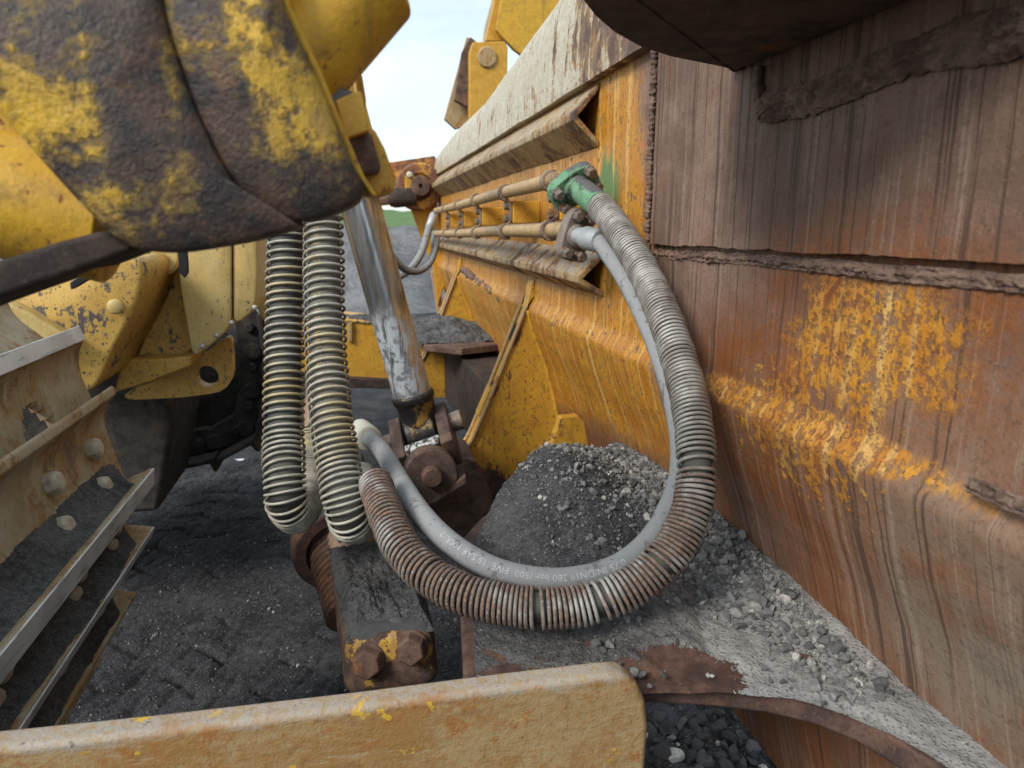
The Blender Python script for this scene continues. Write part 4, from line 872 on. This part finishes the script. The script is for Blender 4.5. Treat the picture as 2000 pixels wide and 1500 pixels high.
gx = lambda i: x0+(x1-x0)*i/(NX-1)
gy = lambda j: y0+(y1-y0)*j/(NY-1)
ins = [[rim_in(gx(i), gy(j)) for i in range(NX)] for j in range(NY)]
for j in range(NY):
    for i in range(NX):
        x, y = gx(i), gy(j); snapped = False
        if not ins[j][i]:
            nb = [(i+a, j+b) for a in (-1, 0, 1) for b in (-1, 0, 1) if 0 <= i+a < NX and 0 <= j+b < NY and ins[j+b][i+a]]
            if not nb: continue
            mx_, my_ = sum(gx(a) for a, b in nb)/len(nb), sum(gy(b) for a, b in nb)/len(nb); lo, hi = 0.0, 1.0
            for _ in range(7):
                m = (lo+hi)/2
                if rim_in(x+(mx_-x)*m, y+(my_-y)*m): hi = m
                else: lo = m
            x, y = x+(mx_-x)*hi, y+(my_-y)*hi; snapped = True
        edge = not snapped and all(0 <= j+b < NY and 0 <= i+a < NX and ins[j+b][i+a] for a in (-3, 0, 3) for b in (-2, 0, 2))
        pq = V((x, y, ZS)); nz_ = fbm(V((x*14, y*14, 5)), 3)*.022
        dseg = min((pq - sp[1].lerp(sp[3], k/6)).length for k in range(-2, 7))
        bare = .028 + nz_ - dseg
        bare = max(bare, .036 + 1.3*nz_ - (pq-Z(1330, 1312, ZS)).length)
        z = heap_z(x, y) if edge else ZS + .0012
        dm_ = max(0.0, min(1.0, .5 - bare/.024)); z = ZS + .0012 + (z-ZS-.0012)*min(1, dm_*1.3); dust_v.append(dm_ if not snapped else dm_*.75)
        vid[i, j] = len(vs); vs.append(V((x, y, z)))
for (i, j) in list(vid):
    if all(k in vid for k in ((i+1, j), (i+1, j+1), (i, j+1))): fs.append((vid[i, j], vid[i+1, j], vid[i+1, j+1], vid[i, j+1]))
mb.add(vs, fs); hp_o = mb.obj('grit_heap', M['platedirt'], smooth=True)
at_ = hp_o.data.attributes.new('dust', 'FLOAT', 'POINT'); at_.data.foreach_set('value', dust_v)
tag(hp_o, 'dark grit and dust heaped on the bottom plate behind the hose loop', 'grit', kind='stuff')
pts = []; sz = []
while len(pts) < 8000:
    y = rng.uniform(.55, 1.75); x = rng.uniform(.25, .57)
    w = max(0, 1-abs(x-.53)/.13)*max(0, 1-abs(y-1.02)/.48) + .07
    if x > prof_x(ZS+.05)-.005 or rng.uniform() > w*1.5 or not shelf_in(x-.02, y+.03) or ((V((x, y, ZS))-Z(1380, 1320, ZS)).length < .11 and rng.uniform() < .85): continue
    s = min(.0024*math.exp(rng.normal()*.65), .011)
    pts.append((x, y, heap_z(x, y)+s*.25)); sz.append(s)
st_o = rocks('loose_stone', pts, sz, M['stone'], True); tag(st_o, 'grey broken stones scattered along the blade wall on the bottom plate', 'stones', kind='stuff')
# far grit
def fg(u, v):
    x = .24+.34*u; y = 2.95+.7*v; return V((x, y, ZS + .05*math.sin(math.pi*u)**.6*math.sin(math.pi*v)**.5*(1+.6*fbm(V((x*9, y*5, 1)), 3)) + .010*fbm(V((x*30, y*30, 0)), 4) + .002))
mb = MB(); grid(mb, 110, 160, fg); tag(mb.obj('grit_heap', M['far_grit'], smooth=True), 'grey grit lying on the distant bottom plate behind the second gusset', 'grit', kind='stuff')
# stones on the ground, below the plate and in the open
pts = []; sz = []
while len(pts) < 2600:
    x = rng.uniform(.3, 1.5); y = rng.uniform(.75, 2.0); s = rng.choice([rng.uniform(.006, .014), rng.uniform(.012, .028)], p=[.65, .35]); pts.append((x, y, gh(x, y)+s*.3)); sz.append(s)
o = rocks('ground_stone', pts, sz, M['stone_dark'], True); tag(o, 'dark loose stones on the ground under the bottom plate', 'stones', kind='stuff')
pts = []; sz = []
while len(pts) < 11000:
    x = rng.uniform(-1.2, .5); y = rng.uniform(1.2, 3.8); s = .0022*math.exp(rng.normal()*.6); pts.append((x, y, gh(x, y)+s*.3)); sz.append(s)
o = rocks('ground_grit', pts, sz, M['stone_mid']); tag(o, 'pale specks of grit on the black ground between the tracks', 'grit', kind='stuff')

# ------------------------------------------------------------------ hoses
def text_on(path, d0, size, s, ang_fn, R, mat, parent, flip=1):
    cu = bpy.data.curves.new('lettering', 'FONT'); cu.body = s; cu.size = size; cu.resolution_u = 2
    to = bpy.data.objects.new('lettering_tmp', cu); COL.objects.link(to)
    dg = bpy.context.evaluated_depsgraph_get(); me = bpy.data.meshes.new_from_object(to.evaluated_get(dg)); bpy.data.objects.remove(to)
    bm = bmesh.new(); bm.from_mesh(me); bmesh.ops.triangulate(bm, faces=bm.faces[:]); bmesh.ops.subdivide_edges(bm, edges=[e for e in bm.edges if e.calc_length() > size*.12], cuts=4, use_grid_fill=True); bm.to_mesh(me); bm.free()
    for v in me.vertices:
        p, t, u, w = path.at(d0 + flip*v.co.x); c = ang_fn(p, t, u, w); k = c.cross(t)
        a = (v.co.y-size*.35)/R*flip; v.co = p + (c*math.cos(a) + k*math.sin(a))*R
    return link_obj('lettering', me, mat, parent)
loop_px = [(1128, 366, 0), (1150, 384, 0), (1180, 412, 0), (1240, 500, 0), (1290, 600, 0), (1325, 700, 0), (1350, 800, 0), (1360, 900, 0), (1352, 990, 0), (1312, 1075, 0), (1240, 1142, 0), (1150, 1180, 0), (1040, 1187, 0), (920, 1165, 0), (840, 1125, 0), (785, 1070, 0), (752, 1000, 0), (730, 935, 0)]
d_f1 = (f1-C0).dot(FW)
loop_d = [d_f1-.012, d_f1-.045, d_f1-.09, 1.14, 1.04, .97, .92, .885, .865, .85, .84, .835, .835, .85, .88, .92, .98, 1.05]
pts = [DP(a, b, d) for (a, b, _), d in zip(loop_px, loop_d)]
hs = thing('hydraulic_hose', pts[0], 'looping hydraulic hose in a rusty spring guard from the green flange', 'hose', 'blade hydraulic hoses')
pa = Path(pts, .006); mb = MB(); tube(mb, pa, .0185, 20); mb.obj('hose_body', M['hose_black'], hs, smooth=True)
def loop_pitch(d):
    u = d/pa.L; p = .0064 + .0006*math.sin(d*31)
    for c, w, a in ((.50, .006, .010), (.665, .004, .012), (.72, .004, .010), (.60, .004, .006), (.83, .004, .005)):
        p += a*math.exp(-((u-c)/w)**2)
    if u > .84: p = .0078
    return p
mb = MB(); helix(mb, pa, .0226, .0025, loop_pitch, .085, pa.L-.01, 20, 6); mb.obj('spring_guard', M['spring_loop'], hs, smooth=True)
p, t, u, w = pa.at(.0); MB().lathe(p, t, [(0, .021), (.02, .021), (.022, .0235), (.075, .0235), (.080, .020)], 24).obj('end_fitting', M['greenflange'], hs, bevel=.001)
# plain hose
pl_px = [(1125, 460), (1150, 466), (1172, 476), (1215, 535), (1260, 620), (1300, 720), (1325, 820), (1332, 900), (1318, 970), (1275, 1050), (1210, 1105), (1130, 1130), (1050, 1132), (960, 1110), (880, 1062), (820, 1000), (775, 930), (745, 880), (708, 845)]
d_f2 = (f2-C0).dot(FW)
pl_d = [d_f2-.012, d_f2-.05, d_f2-.085, 1.19, 1.10, 1.03, .985, .96, .94, .92, .905, .90, .90, .915, .95, 1.02, 1.14, 1.27, 1.40]
pts = [DP(a, b, d) for (a, b), d in zip(pl_px, pl_d)]
hp2 = thing('hydraulic_hose', pts[0], 'smooth grey dusty hydraulic hose looping with white print inside the spring hose', 'hose', 'blade hydraulic hoses')
pb_ = Path(pts, .006); mb = MB(); tube(mb, pb_, .0160, 24); mb.obj('hose_body', M['hose_grey'], hp2, smooth=True)
p, t, u, w = pb_.at(.0); MB().lathe(p, t, [(0, .017), (.035, .017), (.037, .0215), (.085, .0215), (.087, .0165)], 24).obj('end_fitting', M['fitting'], hp2, bevel=.001)
p, t, u, w = pb_.at(pb_.L); MB().lathe(p, -t, [(-.03, .017), (-.02, .0235), (.010, .0238), (.012, .0222), (.016, .0222), (.018, .0242), (.030, .0242), (.032, .0226), (.036, .0226), (.038, .0246), (.055, .0246), (.058, .0165)], 24).obj('end_fitting', M['fitting_pale'], hp2, bevel=.001, seg=1)
def near_px(path, px, py):
    best = 1e9
    for i, q in enumerate(path.p):
        r = q-C0; a = 1000+F*r.dot(RT)/r.dot(FW); b = 750-F*r.dot(UP)/r.dot(FW); e = (a-px)**2+(b-py)**2
        if e < best: best = e; bi = i
    return path.l[bi]
def facing(up_w):                                # the print line: partly toward the viewer side (-Y), partly down
    def fn(p, t, u, w):
        c = V((-.15, -1, .35))*1.0 + up_w; c = (c - t*c.dot(t)); return c.normalized()
    return fn
text_on(pb_, near_px(pb_, 1215, 1100), .0125, '0.75 IN/DN19 280 bar /500  EIVE  15 SAE 100R12', facing(V((0, 0, .45))), .01625, M['ink_white'], hp2, 1)
text_on(pb_, near_px(pb_, 815, 995), .0105, 'EN 857 2SC  0.75', facing(V((-.9, 0, -.1))), .01625, M['ink_white'], hp2, 1)
# hanging spring guarded hoses
def hanging(px, deps, label, smat, text=None, r=.0262, hmat='hose_black'):
    pts = [DP(a, b, d) for (a, b), d in zip(px, deps)]
    h = thing('hydraulic_hose', pts[0], label, 'hose', 'hanging spring guarded hoses'); pa = Path(pts, .006); mb = MB(); tube(mb, pa, r, 22); mb.obj('hose_body', M[hmat], h, smooth=True)
    pitch = lambda d: float(np.interp(d/pa.L, [0, .42, .60, .72, 1], [.0148, .0132, .0092, .0060, .0054]))*(1+.06*math.sin(d*70))
    mb = MB(); helix(mb, pa, r+.0050, .0024, pitch, .0, pa.L-.004, 22, 6); mb.obj('spring_guard', M[smat], h, smooth=True)
    if text:
        text_on(pa, .05*pa.L, .0155, text, lambda p, t, u, w: (lambda c: (c - t*c.dot(t)).normalized())(V((-.42, -1, .1))), r+.0004, M['ink_yellow'], h, 1)
    return h
hanging([(562, 380), (560, 470), (558, 600), (556, 720), (554, 850), (556, 930), (562, 985), (582, 1000), (600, 955), (606, 890), (604, 845)], [1.20, 1.20, 1.19, 1.17, 1.14, 1.11, 1.11, 1.17, 1.26, 1.33, 1.36],
        'spring guarded hose nearer the track, hanging down and bending back up', 'spring_left')
hanging([(628, 360), (632, 450), (634, 580), (638, 700), (648, 820), (660, 900), (672, 965), (684, 1012), (700, 1016), (708, 975), (704, 930)], [1.17, 1.17, 1.15, 1.12, 1.08, 1.06, 1.04, 1.05, 1.12, 1.21, 1.28],
        'spring guarded hose with yellow print, hanging beside the chrome rod', 'spring_right', 'SAE 100R2   1ST  E5   12   W.P   B76 15 SAE 2 ', hmat='hose_brown')
# two slim hoses at the far end of the pipes
for px, lab in (([(846, 425), (838, 445), (825, 490), (805, 522), (780, 540), (755, 546)], 'upper slim grey hose curving down from the far pipe ends'),
                ([(852, 460), (850, 485), (838, 515), (815, 530), (790, 525), (765, 500), (745, 470)], 'lower slim grey hose curving away below the far pipe ends')):
    pts = [X(*px[0], .42)] + [Y(a, b, 3.9-.05*i) for i, (a, b) in enumerate(px[1:])]; pts[0] = Y(*px[0], 3.95)
    h = thing('hydraulic_hose', pts[0], lab, 'hose', 'slim far hoses'); mb = MB(); tube(mb, Path(pts, .02), .019, 14); mb.obj('hose_body', M['hose_grey'], h, smooth=True)
    MB().lathe(pts[0], pts[0]-pts[1], [(-.08, .022), (.02, .024), (.03, .018)], 14).obj('end_fitting', M['fitting'], h, smooth=True)

# ------------------------------------------------------------------ foreground: cylinder yoke casting, upper left
YC = .45
yoke = thing('cylinder_yoke', Y(400, 300, YC), 'huge blurred cast steel yoke with flaking yellow paint over dark rust', 'machine part')
right_px = [(318, 40), (300, -90), (545, -90), (548, 0), (615, 140), (672, 280), (702, 350), (728, 380), (690, 402), (640, 424), (600, 438), (535, 424), (478, 392), (425, 310), (372, 200)]
left_px = [(-160, -90), (300, -90), (322, 40), (376, 200), (428, 310), (482, 395), (538, 427), (602, 440), (540, 460), (470, 478), (350, 497), (255, 491), (205, 452), (130, 375), (60, 295), (0, 225), (-160, 60)]
for px, y, bul in ((right_px, YC, .010), (left_px, YC-.003, .009)):
    mb = MB(); pillow(mb, [Y(a, b, y) for a, b in px], (0, -1, 0), [(1.0, -.008), (.994, -.0035), (.98, -.001), (.955, .0), (.9, .002), (.75, bul*.45), (.5, bul*.75), (.25, bul*.95), (.1, bul)], .06, .006, .0022, 22)
    mb.obj('casting', M['cast_rust'], yoke, smooth=True)
# yellow rim and round barrel stub
mb = MB(); mb.prism([Y(a, b, YC+.02) for a, b in ((540, -90), (560, -90), (562, 0), (628, 140), (685, 280), (712, 345), (738, 384), (726, 384), (690, 330), (612, 140), (545, 0))], (0, .05, 0)); mb.obj('rim', M['cast_yellow'], yoke, bevel=.003)
ba = Y(600, 90, YC+.07); bdir = (Y(710, -40, YC+.07) - ba).normalized()
MB().lathe(ba - bdir*.02, bdir, [(0, .036), (.03, .036), (.082, .036), (.086, .031)], 40).obj('barrel_stub', M['cast_yellow'], yoke, bevel=.002)
MB().prism([Y(a, b, YC+.06) for a, b in ((734, -20), (748, 0), (757, 30), (745, 40), (738, 52), (722, 30), (716, -20))], (0, .05, 0)).obj('port_boss', M['cast_yellow'], yoke, bevel=.003)
plate_y('web', [(604, 128), (640, 165), (690, 176), (706, 200), (700, 345), (676, 300), (650, 230)], YC+.055, .05, weather('dusty_web', paint=(.14,.14,.145), paint2=(.10,.10,.105), cover=.9, scale=9, seed=40), yoke, .004)
plate_y('gland_block', [(655, 196), (700, 176), (708, 182), (722, 255), (674, 272)], YC+.035, .05, M['yellow'], yoke, .004, 3)
plate_y('gland_recess', [(668, 266), (724, 254), (746, 330), (738, 338), (698, 346), (672, 300)], YC+.045, .05, M['rust'], yoke, .004, 3)
plate_y('gland_plate', [(706, 250), (730, 248), (752, 290), (774, 352), (772, 374), (738, 384), (728, 386), (700, 345)], YC+.06, .05, M['yellow'], yoke, .004, 3)
plate_y('gland_strip', [(690, 346), (712, 340), (726, 384), (716, 384), (700, 366)], YC+.03, .03, M['cast_yellow'], yoke, .002)
plate_y('ear', [(688, 120), (694, 108), (708, 150), (716, 200), (700, 200)], YC+.12, .05, M['yellow'], yoke, .004)
# beam and tube behind the casting at the left
tb = MB(); tb.lathe(Y(-120, 345, YC+.09), (Y(150, 415, YC+.09)-Y(-120, 345, YC+.09)), [(0, .042), (.105, .042)], 40); tb.obj('tube', M['cast_yellow'], yoke, bevel=.002)
plate_y('backing', [(-160, 40), (0, 205), (70, 285), (90, 360), (-160, 420)], YC+.075, .03, M['cast_yellow'], yoke, .004)
plate_y('lower_flange', [(-160, 560), (0, 508), (120, 470), (200, 450), (262, 488), (180, 520), (0, 582), (-160, 640)], YC+.03, .08, M['rust_dark'], yoke, .004)

# ------------------------------------------------------------------ foreground: steel bar along the bottom
bar = thing('push_arm', Y(600, 1480, .6), 'thick tan rusted steel plate edge with a rounded corner across the bottom', 'steel plate')
barpx = [(-260, 1486), (0, 1462), (300, 1430), (700, 1382), (1000, 1342), (1180, 1320), (1215, 1318), (1245, 1335), (1262, 1370), (1268, 1420), (1262, 1500), (1252, 1600), (1240, 1720), (-260, 1800)]
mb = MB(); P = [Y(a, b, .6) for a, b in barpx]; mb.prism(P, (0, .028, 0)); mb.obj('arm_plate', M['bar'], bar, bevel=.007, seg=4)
